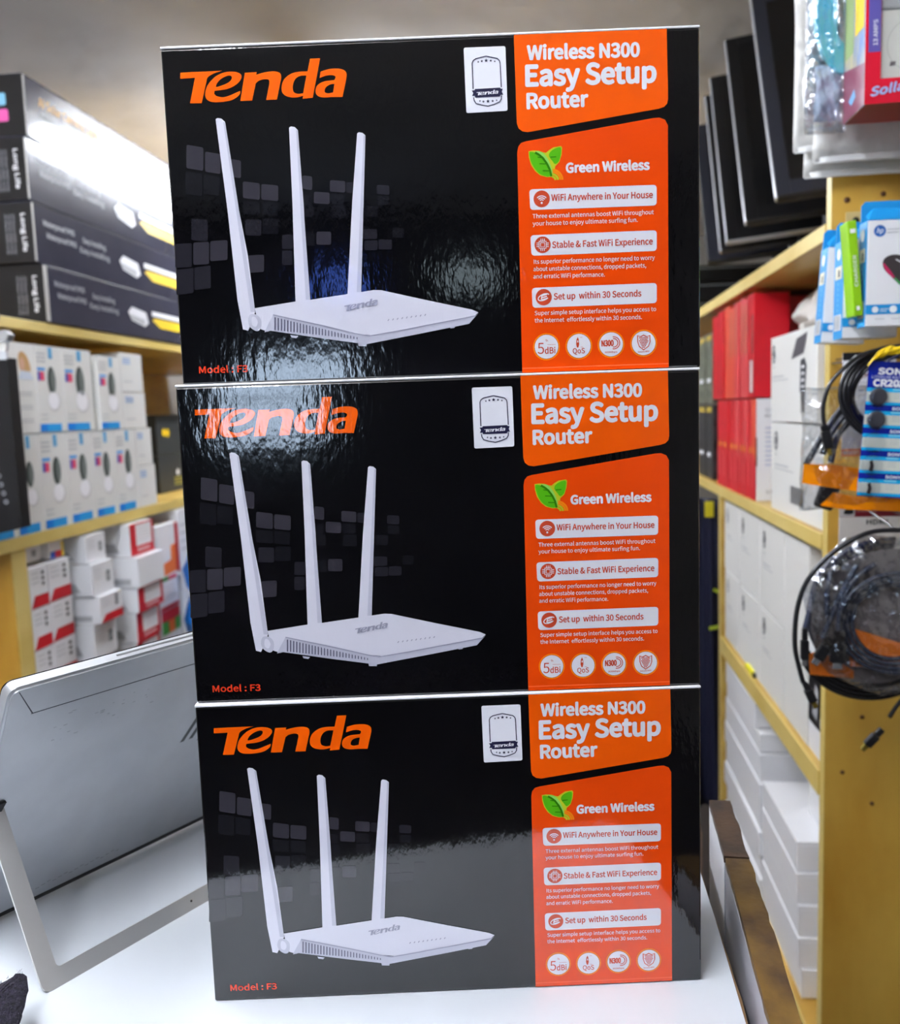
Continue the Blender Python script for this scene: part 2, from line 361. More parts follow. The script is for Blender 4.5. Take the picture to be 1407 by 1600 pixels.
def router_box(label, loc, rz):
    t = thing('router_box', label, 'box', loc, rz, 'boxed routers stacked on the desk')
    F = faces(BW, BD, BH)['front']
    boxo('carton_body', (-BW / 2, -BD / 2, 0), (BW / 2, BD / 2, BH - .0016), g_black, t, .0009)
    boxo('lid_flap', (-BW / 2 - .0003, -BD / 2 - .0004, BH - .0014), (BW / 2 + .0003, BD / 2, BH), mat('lid_edge_highlight', (246, 246, 250), .25), t, .0005)  # pale board edge, whitened further to paint in the ceiling-light highlight
    P = lambda: Print(F, .00012, .00006)
    # grey squares
    p = P()
    for k, (x0, y0, x1, y1, dy) in enumerate([(165, 605, 250, 722, 14), (258, 640, 335, 740, 12), (355, 672, 438, 760, 12), (448, 787, 533, 870, 10), (540, 800, 625, 878, 8), (745, 757, 795, 825, 6), (803, 838, 882, 896, 5), (883, 781, 960, 838, 5), (964, 790, 1030, 843, 4), (1117, 803, 1180, 850, 4)]):
        p.poly(rr(x0, y0, x1, y1, dy, 9, A1), SQ[0 if k < 8 else 1], 0)
    for x0, y0, x1, y1, dy in [(448, 882, 533, 948, 8), (542, 887, 622, 955, 7), (885, 848, 955, 900, 4), (1120, 858, 1180, 903, 3), (700, 850, 790, 905, 5), (250, 755, 330, 850, 10), (160, 738, 245, 850, 12)]:
        p.poly(rr(x0, y0, x1, y1, dy, 9, A1), SQ[2], 0)
    for x0, y0, x1, y1, dy, c in [(155, 62, 222, 150, 6, 1), (90, 165, 158, 262, -3, 1), (163, 160, 228, 250, -3, 0), (232, 154, 303, 235, -5, 0), (95, 270, 165, 372, -8, 1), (168, 260, 235, 352, -8, 1), (375, 65, 440, 130, 2, 1), (385, 212, 452, 282, -4, 0), (445, 62, 510, 125, 0, 2), (525, 128, 570, 185, 0, 1), (525, 192, 568, 250, 0, 1), (665, 115, 725, 168, 0, 0), (618, 120, 658, 172, 0, 2), (856, 105, 912, 145, 0, 1), (860, 150, 915, 190, 0, 1), (918, 147, 972, 187, 0, 1), (975, 100, 1022, 140, 0, 2), (725, 10, 785, 60, 0, 2), (862, 12, 915, 55, 0, 2), (610, 12, 655, 58, 0, 2)]:
        p.poly(rr(x0, y0, x1, y1, dy, 7, A2), SQ[c], 0)
    p.build('grey_square_pattern', t)
    # the picture of the router
    p = P()
    for outl in ([(337, 190), (340, 188), (346, 189), (352, 194), (372, 320), (388, 400), (400, 489), (395, 505), (389, 518), (381, 516), (372, 470), (356, 330)],
                 [(452, 203), (455, 201), (461, 202), (466, 207), (475, 320), (480, 400), (486, 474), (463, 474), (457.6, 320)],
                 [(558.5, 212), (561, 210), (567, 211), (571.5, 215), (568, 320), (565.5, 462), (544, 464), (551, 320)]):
        p.poly([AW(*q) for q in outl], g_dev, 3)
    for a, b in (((352, 194), (400, 489)), ((466, 207), (486, 470)), ((571.5, 215), (565.5, 458))):      # shaded flank of each aerial
        f = (6, 4, -4)[0 if a[0] < 400 else (1 if a[0] < 500 else 2)]
        p.poly([AW(a[0] - 3, a[1]), AW(*a), AW(*b), AW(b[0] - 7, b[1])], g_dev2, 4)
    p.poly([A2(*q) for q in [(395, 452), (420, 450), (440, 470), (440, 505), (425, 518), (400, 505), (388, 480)]], g_dev2, 5, smooth=3)
    p.poly([A2(*q) for q in [(404, 462), (418, 462), (428, 482), (420, 500), (404, 492)]], g_dev, 6, smooth=3)
    p.poly([A2(*q) for q in [(415, 425), (580, 398), (640, 391), (900, 351), (930, 352), (1120, 393), (1300, 430), (1325, 441), (1310, 455), (900, 535), (830, 528), (700, 497), (490, 452), (470, 520), (440, 510), (425, 470)]], g_dev, 4)
    p.poly([A2(*q) for q in [(490, 452), (700, 497), (835, 529), (880, 536), (875, 568), (838, 566), (700, 548), (480, 516), (455, 522), (470, 490)]], g_dev2, 5)
    p.poly([A2(*q) for q in [(838, 531), (900, 536), (1310, 457), (1325, 444), (1288, 487), (1100, 525), (875, 569), (836, 563)]], g_dev2, 6)
    p.stroke([A2(*q) for q in [(490, 452), (700, 497), (835, 529), (880, 537), (1000, 516), (1315, 455)]], .0006, g_dev3, 8)
    for q in ([(835, 563), (873, 563), (870, 578), (838, 577)], [(560, 533), (592, 538), (585, 546), (565, 543)], [(1210, 500), (1232, 496), (1228, 504), (1212, 506)]):
        p.poly([A2(*v) for v in q], g_dev2, 3)
    for k in range(27):
        f = k / 26; x = 496 + 334 * f; yt = 461 + 80 * f; yb = 513 + 37 * f; w_ = 5.2 - 1.5 * f
        p.poly([A2(x, yt), A2(x + w_, yt + 1.5), A2(x + w_, yb + .5), A2(x, yb)], g_vent, 9)
    T = lambda x, y: (780 + (x - 133) * .163, 437 + (y - 399) * .145 - (x - 133) * .027)
    logo_poly(p, T, g_dev3, 9, A2)
    for k in range(9): p.stroke([A2(957 + k * 18.7, 476 - k * 2.6), A2(962 + k * 18.7, 469 - k * 2.6)], .0005, g_dev3, 9)
    p.build('router_picture', t)
    # big logo, model line
    p = P(); logo_poly(p, lambda x, y: (x, y), g_logo, 1, A1); p.build('brand_lettering', t)
    p = P(); p.text('Model : F3', AW(312.9, 584), AW(388.5, 581.7), 10.3 * PXM, g_red, 1, .014); p.build('model_lettering', t)
    # orange panels
    p = P(); p.poly([A3(*q) for q in [(353, 52), (1173, 22), (1181, 405), (1176, 430), (1160, 447), (1132, 457), (430, 582), (400, 578), (380, 562), (371, 535)]], g_orange2, 1)
    p.text('Wireless N300', A3(428, 195), A3(1025, 178), 19.4 * PXM, g_white, 2, .022)
    p.text('Easy Setup', A3(422, 335), A3(1113, 313), 29 * PXM, g_white, 2, .022)
    p.text('Router', A3(428, 456), A3(750, 443), 21.5 * PXM, g_white, 2, .022)
    p.build('title_panel', t)
    p = P(); p.poly([A3(*q) for q in [(373, 690), (378, 660), (393, 640), (420, 631), (1100, 507), (1135, 504), (1165, 516), (1180, 545)]] + [AW(1045.9, 574), AW(817.3, 582.6)], g_orange, 1)
    p.text('Green Wireless', A3(637, 797), A3(1080, 780), 13.6 * PXM, g_white, 2, .024)
    for s, a, b in [('Three external antennas boost WiFi throughout', (190, 235), (1020, 205)), ('your house to enjoy ultimate surfing fun.', (190, 285), (910, 258)),
                    ('Its superior performance no longer need to worry', (198, 545), (1027, 515)), ('about unstable connections, dropped packets,', (196, 595), (968, 568)), ('and erratic WiFi performance.', (196, 645), (685, 630)),
                    ('Super simple setup interface helps you access to', (205, 895), (1037, 865)), ('the Internet  effortlessly within 30 seconds.', (205, 945), (940, 920))]:
        p.text(s, A4(*a), A4(*b), 6.4 * PXM, g_white, 2, .004)
    p.stroke([AW(817.2, 576), AW(1045.8, 568)], .0006, gloss('fold_line', (255, 110, 60)), 2)
    p.build('feature_panel', t)
    # leaf
    p = P()
    p.poly([A6(*q) for q in [(200, 430), (330, 405), (480, 415), (600, 455), (680, 470), (760, 400), (880, 320), (1090, 285), (1125, 330), (1110, 520), (1050, 720), (930, 840), (925, 950), (860, 1130), (700, 1135), (520, 1085), (380, 970), (270, 800), (210, 600)]], g_lime, 2)
    p.poly([A6(*q) for q in [(225, 450), (340, 455), (450, 490), (560, 570), (680, 720), (760, 880), (800, 1105), (640, 1100), (500, 1040), (380, 920), (290, 770), (240, 610)]], g_leaf, 3, smooth=2)
    p.poly([A6(*q) for q in [(360, 440), (480, 430), (600, 480), (720, 620), (820, 840), (860, 1050), (780, 880), (680, 700), (560, 560), (450, 480)]], g_leaf2, 4, smooth=2)
    p.poly([A6(*q) for q in [(1080, 320), (1090, 480), (1040, 690), (930, 780), (860, 700), (760, 560), (800, 440), (930, 350)]], g_leaf, 3, smooth=2)
    p.stroke([A6(*q) for q in [(380, 465), (480, 520), (590, 610), (700, 760), (780, 920), (830, 1110)]], .0012, g_leafd, 5)
    for q in ([(450, 590), (590, 612)], [(500, 770), (700, 775)], [(590, 960), (780, 965)], [(800, 590), (960, 580)]): p.stroke([A6(*v) for v in q], .0005, g_leafd, 5)
    for r_ in (90, 160, 225, 285):
        p.stroke([A6(850 + r_ * math.cos(math.radians(a)), 1215 - r_ * math.sin(math.radians(a))) for a in range(2, 88, 12)], .0011, g_ring if r_ > 200 else g_lime, 4)
    p.build('leaf_emblem', t)
    # banners
    for q, s, a, b, c in [([(165, 37), (1040, 5), (1040, 146), (172, 178)], 'WiFi Anywhere in Your House', (318, 115), (1012, 94), (251, 102)),
                          ([(174, 350), (1041, 315), (1041, 456), (181, 490)], 'Stable & Fast WiFi Experience', (325, 436), (1012, 411), (258, 415)),
                          ([(184, 709), (1042, 674), (1042, 811), (190, 845)], 'Set up  within 30 Seconds', (337, 788), (935, 765), (266, 772))]:
        p = P(); p.poly(quad_round(q, 26, A4), g_white, 2); p.text(s, A4(*a), A4(*b), 9.4 * PXM, g_txt, 3, .012)
        cx, cy = c; p.disc(A4(cx, cy), 12.7 * PXM, g_txt, 3)
        def st(pts, w=1.1): p.stroke([A4(cx + x, cy + y) for x, y in pts], w * PXM, g_white, 4)
        if 'WiFi A' in s:
            for r_ in (16, 29, 42): st([(r_ * math.sin(math.radians(a)), 24 - r_ * math.cos(math.radians(a)) - 2) for a in range(-48, 49, 12)], 1.5)
            p.disc(A4(cx, cy + 28), 1.6 * PXM, g_white, 4)
        elif 'Stable' in s:
            for r_ in (14, 24): st([(-r_, -r_), (r_, -r_), (r_, r_), (-r_, r_), (-r_, -r_ - 2)])
            for k in (-12, 0, 12):
                for f in (1, -1): st([(k, f * 24), (k, f * 42)]); st([(f * 24, k), (f * 42, k)])
        else:
            st([(38 * math.cos(math.radians(a)), -30 * math.sin(math.radians(a)) * .7 - 12 * math.cos(math.radians(a))) for a in range(20, 330, 20)], 1.6)
            for yy in (-14, 0, 14): st([(-12, yy + 4), (22, yy - 6)], 1.7)
            st([(-12, -10), (-16, 18)], 1.7)
        p.build('feature_banner', t)
    # four round badges
    for k, (cx, cy) in enumerate([(214, 198), (523, 190), (830, 175), (1141, 163)]):
        p = P(); c = A5(cx, cy); p.disc(c, 21.3 * PXM, g_ring, 2); p.disc(c, 19.4 * PXM, g_line, 3); p.disc(c, 18.7 * PXM, g_white, 4)
        if k == 0:
            p.text('5', A5(130, 266), A5(192, 264), 17 * PXM, g_txt, 5, .0); p.text('dBi', A5(200, 264), A5(298, 260), 9.5 * PXM, g_txt, 5, .008)
            p.stroke([A5(222, 178), A5(300, 176)], .5 * PXM, g_txt, 5)
            for r_ in (12, 22): p.stroke([A5(205 + r_ * math.cos(a / 5), 152 - r_ * math.sin(a / 5)) for a in range(1, 9)], .7 * PXM, g_txt, 5)
        elif k == 1:
            p.text('QoS', A5(466, 262), A5(580, 258), 8 * PXM, g_txt, 5, .006)
            p.poly([A5(*q) for q in [(512, 105), (522, 130), (526, 175), (518, 205), (505, 205), (497, 175), (500, 130)]], g_txt, 5)
            p.poly([A5(*q) for q in [(508, 138), (517, 138), (517, 158), (508, 158)]], g_white, 6)
            for x, y in ((535, 108), (540, 200)): p.stroke([A5(x, y), A5(x + 22, y)], .5 * PXM, g_txt, 5)
        elif k == 2:
            p.text('N300', A5(742, 193), A5(852, 188), 8.8 * PXM, g_txt, 5, .022)
            for r_ in (40, 58): p.stroke([A5(855 + r_ * math.sin(math.radians(a)), 160 - r_ * math.cos(math.radians(a))) for a in range(-10, 191, 20)], 1.4 * PXM, g_txt, 5)
            p.text('300Mbps', A5(770, 258), A5(888, 252), 2.4 * PXM, g_txt, 5, .01)
        else:
            sh = [(1078, 88), (1110, 98), (1140, 82), (1172, 98), (1204, 84), (1206, 150), (1190, 195), (1141, 232), (1096, 198), (1080, 150)]
            p.poly([A5(*q) for q in sh], g_txt, 5); p.poly([A5(1141 + (x - 1141) * .86, 157 + (y - 157) * .86) for x, y in sh], g_white, 6)
            for yy in range(112, 215, 15):
                hw = 44 if yy < 160 else 44 - (yy - 160) * .72
                for j in range(-3, 4):
                    xx = 1141 + j * 15 + (7 if yy // 15 % 2 else 0)
                    if abs(xx - 1141) < hw: p.poly([A5(xx - 6, yy - 5), A5(xx + 6, yy - 5), A5(xx + 6, yy + 5), A5(xx - 6, yy + 5)], g_txt, 7)
            p.text('Secure WiFi', A5(1086, 252), A5(1196, 246), 2.2 * PXM, g_txt, 5, .01)
        p.build('round_badge', t)
    # paper seal
    bm = bmesh.new(); o, u, v, n = [Vector(a) for a in F]
    slab(bm, [o + u * a[0] + v * a[1] + n * .0001 for a in quad_round([(128, 118), (998, 85), (1048, 1420), (188, 1470)], 45, A7)], n, .00035)
    seal = finish('paper_seal', bm, g_seal, t)
    p = Print(F, .0006, .00008)
    side = [(595, 295), (720, 322), (830, 345), (875, 390), (888, 440), (915, 940)]
    p.stroke([A7(*q) for q in [(328, 975), (305, 440), (330, 385), (380, 350), (480, 322)] + side], .00055, g_navy, 0)
    p.stroke([A7(*q) for q in [(340, 1150), (350, 1210), (390, 1275), (500, 1305), (640, 1330), (770, 1290), (880, 1240), (915, 1180), (918, 1110)]], .00055, g_navy, 0)
    p.poly([A7(*q) for q in [(300, 1005), (360, 1000), (365, 975), (890, 945), (900, 965), (945, 970), (925, 1030), (955, 1090), (900, 1095), (885, 1130), (375, 1150), (365, 1115), (308, 1120), (330, 1060)]], g_navy, 0)
    logo_poly(p, lambda x, y: (400 + (x - 133) * .545, 1108 + (y - 399) * .43 - (x - 133) * .03), g_sealtxt, 1, A7)
    def star(c, r):
        x, y = A7(*c); p.poly([(x + (r if i % 2 == 0 else r * .45) * math.sin(i * PI / 5), y + (r if i % 2 == 0 else r * .45) * math.cos(i * PI / 5)) for i in range(10)], g_navy, 0)
    for c, r_ in (((433, 415), .0006), ((507, 398), .0008), ((598, 385), .0011), ((693, 388), .0008), ((777, 402), .0006), ((470, 1222), .0006), ((543, 1235), .0008), ((638, 1228), .0011), ((735, 1222), .0008), ((817, 1208), .0006)): star(c, r_)
    p.build('seal_print', seal)
    return t
def place_box(cx, cy, z, a):
    n = Vector((-math.sin(a), math.cos(a), 0)) * BD / 2
    return (cx + n.x, cy + n.y, z)
Z0 = ZT + .0005
labels = ['bottom box of the stack, its glossy face mirroring the white desk', 'black router box in the middle of the stack of three', 'black router box on top of the stack of three']
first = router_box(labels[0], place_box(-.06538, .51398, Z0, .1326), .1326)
def copy_thing(r, loc, rz, label):
    c = r.copy(); COL.objects.link(c); c.location = loc; c.rotation_euler = (0, 0, rz); c['label'] = label
    for ch in list(r.children):
        d = ch.copy(); COL.objects.link(d); d.parent = c
        for g in list(ch.children):
            e = g.copy(); COL.objects.link(e); e.parent = d
    return c
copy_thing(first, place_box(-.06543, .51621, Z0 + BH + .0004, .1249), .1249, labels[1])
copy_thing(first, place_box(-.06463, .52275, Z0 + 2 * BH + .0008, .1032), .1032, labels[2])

# ------------------------------------------------------------------ tablet on its kickstand
TB = Vector((-.406, .573, ZT)); ang = math.atan2(.876, .482); AL = math.radians(62)
tb = thing('tablet_computer', 'silver tablet computer propped on its kickstand left of the boxes', 'tablet', TB, ang)
# local x along the foot edge, local -y towards the viewer, z up; body leans towards -y
silver = mat('brushed_aluminium', (200, 203, 208), .38, metal=.7, bump=(60, .03, .0005), var=.02, vscale=30); silver2 = mat('bright_aluminium_rim', (216, 219, 224), .28, metal=.8); blackp = mat('black_plastic', (16, 16, 19), .4); grey_mark = mat('worn_grey_mark', (146, 150, 156), .45)
TU = Vector((0, -math.cos(AL), math.sin(AL))); TN = Vector((0, -math.sin(AL), -math.cos(AL)))   # up the back, out of the back
Mt = Matrix(((1, TU.x, TN.x, 0), (0, TU.y, TN.y, 0), (0, TU.z, TN.z, 0), (0, 0, 0, 1)))
def tpart(name, bm, m, parent=tb, smooth=False):
    bm.transform(Mt); return finish(name, bm, m, parent, smooth, 35 if smooth else None)
x0, x1, H = -.032, .262, .2215
def rrect(x0, y0, x1, y1, r, n=6):
    return [(cx + r * math.cos(a0 + k * PI / 2 / n), cy + r * math.sin(a0 + k * PI / 2 / n)) for cx, cy, a0 in ((x1 - r, y0 + r, -PI / 2), (x1 - r, y1 - r, 0), (x0 + r, y1 - r, PI / 2), (x0 + r, y0 + r, PI)) for k in range(n + 1)]
bm = bmesh.new(); slab(bm, [(a, b, -.0085) for a, b in rrect(x0, .006, x1, H, .007)], (0, 0, 1), .0085)
es = [e for e in bm.edges if abs(e.verts[0].co.z) < 1e-6 and abs(e.verts[1].co.z) < 1e-6]
bmesh.ops.bevel(bm, geom=es, offset=.0018, segments=3, affect='EDGES'); tpart('back_shell', bm, silver, smooth=True)
bm = bmesh.new(); slab(bm, [(a, b, -.0105) for a, b in rrect(x0 + .001, .007, x1 - .001, H - .001, .006)], (0, 0, 1), .002); tpart('screen_glass', bm, mat('black_glass', (8, 8, 10), .05))
bm = bmesh.new(); bx(bm, (x0, 0.001, -.012), (x1, .006, -.001), .0008); tpart('rubber_foot', bm, blackp)
bm = bmesh.new(); bx(bm, (x0 + .018, H - .0245, -.0003), (x1 - .02, H - .0239, .00012)); 
slab(bm, [(x0 + .006, H - .003, .00002), (x0 + .0066, H - .003, .00002), (x0 + .0192, H - .0239, .00002), (x0 + .0182, H - .0239, .00002)], (0, 0, 1), .0001); tpart('seam_line', bm, mat('dark_seam', (60, 62, 72), .5))
bm = bmesh.new(); bx(bm, (.045, H - .0003, -.0062), (x1 - .02, H + .0003, -.0048)); tpart('edge_slot', bm, mat('slot_grey', (92, 92, 92), .5))
bm = bmesh.new(); bx(bm, (x0 - .0004, .17, -.006), (x0 + .0003, .182, -.004)); bx(bm, (x0 - .0004, .155, -.006), (x0 + .0003, .161, -.003)); tpart('side_port', bm, blackp)
fr = (Mt @ Vector((0, 0, 0)), Mt.to_3x3() @ Vector((1, 0, 0)), TU, TN)
p = Print(fr, .00012, .0001)
for dx in (0, .0085):      # slanted bars of the emblem
    for k in range(2): p.poly([(.124 + dx + k * .018, .116 - k * .005), (.128 + dx + k * .018, .116 - k * .005), (.1435 + dx + k * .018, .153 - k * .002), (.1395 + dx + k * .018, .153 - k * .002)], mat('emblem_grey', (72, 74, 78), .4), 0)
p.build('emblem', tb)
p = Print(fr, .0001, .0001)
p.text('CE', (.009, .014), (.020, .014), .0055, grey_mark, 0, .0)
for k in range(16): p.rect(.023 + k * .0045, .0165 + .001 * (k % 3), .0262 + k * .0045, .0172 + .001 * (k % 3), grey_mark, 0)
p.build('fine_print', tb)
smudge = mat('faint_smudge', (170, 174, 180), .5)
p = Print(fr, .00008, .0001); random.seed(11)
for k in range(26):
    x = random.uniform(.0, .09); y = random.uniform(.165, .19) - x * .02; r_ = random.uniform(.0006, .0022)
    p.poly([(x + r_ * random.uniform(.6, 1.3) * math.cos(a), y + .35 * r_ * random.uniform(.6, 1.3) * math.sin(a)) for a in (0, .8, 1.6, 2.4, 3.1, 3.9, 4.7, 5.5)], smudge, 0)
p.build('worn_marks', tb)
# kickstand: a U frame hinged halfway up
HK = .12; foot = Vector((0, -.110, 0)); hinge = TU * HK + TN * .0008
ksd = (hinge - foot); kl = ksd.length; ksd.normalize()
ksn = Vector((1, 0, 0)).cross(ksd)
if ksn.y > 0: ksn = -ksn
def kp(a, b): return foot + Vector((a, 0, 0)) + ksd * b
kx0, kx1, wd_ = -.031, .262, .0125
bm = bmesh.new()
outer = [(kx1, kl), (kx0, kl)] + [(kx0 + .006 - .006 * math.sin(t), .006 - .006 * math.cos(t)) for t in [PI / 2 - k * PI / 10 for k in range(6)]] + [(kx1, 0), ]
inner = [(kx1, wd_ * .9)] + [(kx0 + wd_ + .003 - .003 * math.sin(t), wd_ * .9 + .003 - .003 * math.cos(t)) for t in [k * PI / 10 for k in range(6)]] + [(kx0 + wd_, kl), ]
prof = [(kx0, kl)] + outer[2:8] + [(kx1, 0)] + inner[:1] + inner[1:7] + [(kx0 + wd_, kl)]
slab(bm, [kp(*q) for q in prof], -ksn, .0016)
finish('kickstand', bm, mat('kickstand_silver', (206, 206, 206), .3, metal=.6), tb)
bm = bmesh.new(); lathe(bm, [(.0008, 0), (.0008, .0004)], (kp(.085, .006) + ksn * .0001, ksn), 10); finish('screw_hole', bm, blackp, tb)
bm = bmesh.new(); slab(bm, [Mt @ Vector(q) for q in ((-.031, HK - .002, .0002), (-.021, HK - .002, .0002), (-.0185, HK + .006, .0002), (-.031, HK + .006, .0002))], TN, .002); finish('hinge_block', bm, blackp, tb)

# black fuzzy strap end
bm = bmesh.new(); random.seed(5)
prof = [(0, -.02), (.010, -.016), (.017, -.004), (.021, .012), (.021, .026), (.018, .040), (.013, .049), (.008, .048), (-.004, .036), (-.018, .016), (-.026, -.008)]
o3 = catmull([(a, b, 0) for a, b in prof], 4, True); N_ = len(o3); C0 = Vector((.004, .018, 0)); grid = []
for k, (s, h) in enumerate(((1, 0), (1.02, .002), (.9, .006), (.6, .010), (.3, .012))):
    grid.append([bm.verts.new(C0 + (q - C0) * s + Vector((random.uniform(-.0006, .0006), random.uniform(-.0006, .0006), h + random.uniform(-.0005, .0005)))) for q in o3])
for a in range(4):
    for b in range(N_): bm.faces.new((grid[a][b], grid[a][(b + 1) % N_], grid[a + 1][(b + 1) % N_], grid[a + 1][b]))
bm.faces.new(grid[0][::-1]); bm.faces.new(grid[-1])
st = thing('fabric_strap', 'black fuzzy fabric strap end lying on the desk before the kickstand', 'strap', (-.330, .426, ZT + .0005), .12)
bm.transform(Matrix.Rotation(math.radians(22), 4, 'X')); 
zmin = min(v.co.z for v in bm.verts)
for v in bm.verts: v.co.z -= zmin
fuzz = mat('fuzzy_black_fabric', (34, 30, 42), .95, bump=(900, 1.0, .002), var=.4, vscale=400)
s1 = finish('fuzzy_pad', bm, fuzz, st)
bm = bmesh.new()
for k in range(260):       # loose fibres at the rim
    q = o3[random.randrange(N_)]; d = (q - C0).normalized(); a = C0 + (q - C0) * random.uniform(.9, 1.0) + Vector((0, 0, random.uniform(.001, .006)))
    b = a + d * random.uniform(.0006, .0016) + Vector((random.uniform(-.001, .001), random.uniform(-.001, .001), random.uniform(0, .001)))
    t_ = Vector((-d.y, d.x, 0)) * .00015; bm.faces.new([bm.verts.new(a + t_), bm.verts.new(a - t_), bm.verts.new(b)])
bm.transform(Matrix.Rotation(math.radians(22), 4, 'X'))
for v in bm.verts: v.co.z -= zmin
fo = finish('loose_fibres', bm, fuzz, st); fo['kind'] = 'stuff'
bm = bmesh.new(); slab(bm, [(-.02, -.045, .0005), (.012, -.04, .0005), (.016, -.012, .006), (-.006, .004, .010), (-.026, -.008, .006)], (0, 0, 1), .0018); finish('strap_fold', bm, mat('smooth_black_nylon', (22, 22, 28), .45), st)


# ------------------------------------------------------------------ left shelving
XL = -1.011; XR = .371
ls = thing('wooden_shelf', 'yellow wooden wall shelving filled with black, white and red cartons', 'shelf', (XL, 2.4, 0))
def lb(name, lo, hi, m, bev=.001, p=None): return boxo(name, tuple(a - b for a, b in zip(lo, (XL, 2.4, 0))), tuple(a - b for a, b in zip(hi, (XL, 2.4, 0))), m, p or ls, bev)
for z, th, y0 in ((1.458, .020, 1.20), (1.045, .024, 1.20), (.62, .024, 1.20)):
    lb('shelf_board', (-1.58, y0 + .3, z - th), (XL, 3.6, z), wood)
    lb('edge_strip', (XL + .0002, y0 + .3, z - th), (XL + .003, 3.6, z), wood_edge, .0005)
lb('side_panel', (-1.58, 1.555, 0), (XL - .002, 1.600, 1.020), wood_face); lb('panel_edge', (XL - .001, 1.555, 0), (XL + .001, 1.600, 1.020), wood_edge, .0003)
lb('side_panel', (-1.58, 2.44, 1.046), (XL - .16, 2.46, 1.437), wood_face)
lb('side_panel', (-1.58, 3.3, 0), (XL, 3.32, 1.02), wood_face)
lb('back_panel', (-1.597, 1.2, 0), (-1.58, 3.6, 1.437), wood)

def carton(name, label, cat, X, y0, y1, z0, z1, depth, body, group=None, side=1, rz=0.0, lid=True, flapm=None):
    """a carton on a shelf; its aisle face lies at X and looks along side (+1: +x, -1: -x)"""
    w = abs(depth); d = y1 - y0; h = z1 - z0
    t = thing(name, label, cat, (X - side * w / 2, (y0 + y1) / 2, z0), rz, group)
    boxo('carton_body', (-w / 2, -d / 2, 0), (w / 2, d / 2, h - .002), body, t, min(.0012, h * .05))
    if lid: boxo('lid_flap', (-w / 2 - .0004, -d / 2 - .0004, h - .0022), (w / 2 + .0004, d / 2 + .0004, h), flapm or body, t, .0006)
    return t, faces(w, d, h), (w, d, h)

# black cartons on the top shelf
blk = mat('black_carton', (60, 60, 73), .13, 1.45, bump=(7, .2, .003), var=.05); blk_end = mat('black_carton_end', (17, 16, 18), .4)
gtxt = PR('faded_lettering', (150, 150, 158)); ytxt = PR('amber_lettering', (226, 172, 40)); lgt = PR('lamp_white', (232, 232, 236)); wcol = PR('bright_white', (245, 245, 248)); ycol = PR('strong_yellow', (240, 200, 30))
zs = [1.459, 1.5755, 1.6945, 1.8165, 1.935]; yst = [1.735, 1.722, 1.718, 1.722]
lab = ['lowest black carton of the stack, set back above the wooden shelf', 'black carton second from the shelf in the stack', 'black carton with a white glare streak, directly under the topmost one', 'topmost black carton with amber lettering under the ceiling']
for i in range(4):
    z0, z1 = zs[i] + .0005, zs[i + 1] - .0015; y0 = yst[i]; xo = (.006, .0, -.002, .003)[i]
    t, F, (w, d, h) = carton('black_carton', lab[i], 'box', XL + xo, y0, 2.47, z0, z1, .40, blk, 'black cartons on the top shelf')
    boxo('carton_end', (-w / 2 + .001, -d / 2 - .0008, .001), (w / 2 - .0015, -d / 2, h - .002), blk_end, t)
    boxo('pale_corner', (w / 2 - .0012, -d / 2 - .0004, .002), (w / 2 + .0004, -d / 2 + (.012 if i == 0 else .004), h - .003), mat('worn_board_corner', (170, 168, 165), .5), t)
    p = Print(F['right'], .0006, .0002)
    if i < 3:
        for a, b, zz in ((.035, .155, .66), (.045, .16, .46), (.19, .29, .60), (.175, .305, .41)):
            p.text('Waterproof IP65' if a < .1 else 'Easy installing', (a, h * zz), (b, h * zz), .0105, gtxt, 0, .015)
        p.poly([(.355, h * .50), (.375, h * .62), (.45, h * .56), (.462, h * .34), (.44, h * .25), (.37, h * .34)], lgt, 0); p.poly([(.362, h * .46), (.44, h * .40), (.44, h * .27), (.37, h * .35)], grey_print, 1)
        p.rect(.485, h * .52, .70, h * .62, wcol, 0); p.poly([(.485, h * .42), (.50, h * .48), (.70, h * .48), (.70, h * .28), (.53, h * .28)], ycol, 0)
    else:
        p.text('AI Solar Camera Light', (.05, h * .60), (.285, h * .60), .017, ytxt, 0, .02); p.text('Motion sensor security light', (.05, h * .42), (.26, h * .42), .008, gtxt, 0, .01)
        p.poly([(.355, h * .62), (.37, h * .70), (.45, h * .62), (.462, h * .30), (.43, h * .34), (.37, h * .44)], lgt, 0)
        for zz in (.55, .30): p.rect(.50, h * zz, .68, h * (zz + .12), wcol, 0)
    p.build('side_print', t)
    p = Print(F['front'], .0012, .0002)
    if i < 3:
        for k, (a, sc) in enumerate(((.024, .009), (.042, .0045), (.050, .0045), (.058, .0045))):      # vertical lettering
            x = w - a
            old = p.u, p.v, p.o
            p.o = p.o + p.u * x + p.v * (h * .80); p.u, p.v = -old[1], old[0]
            p.text('Long Life' if k == 0 else 'LED lifespan 50000h energy', (0, 0), (h * (.62 if k == 0 else .66), 0), sc, lgt if k == 0 else gtxt, 0, .014 if k == 0 else .004)
            p.u, p.v, p.o = old
    else:
        p.poly(quad_round([(w - .085, h * .50), (w - .038, h * .50), (w - .038, h * .70), (w - .085, h * .70)], .005, lambda a, b: (a, b)), mat('print_sky', (120, 178, 205), .4), 0)
        p.poly(quad_round([(w - .085, h * .24), (w - .035, h * .24), (w - .035, h * .44), (w - .085, h * .44)], .005, lambda a, b: (a, b)), mat('print_rose', (215, 88, 158), .4), 0)
    p.build('end_print', t)

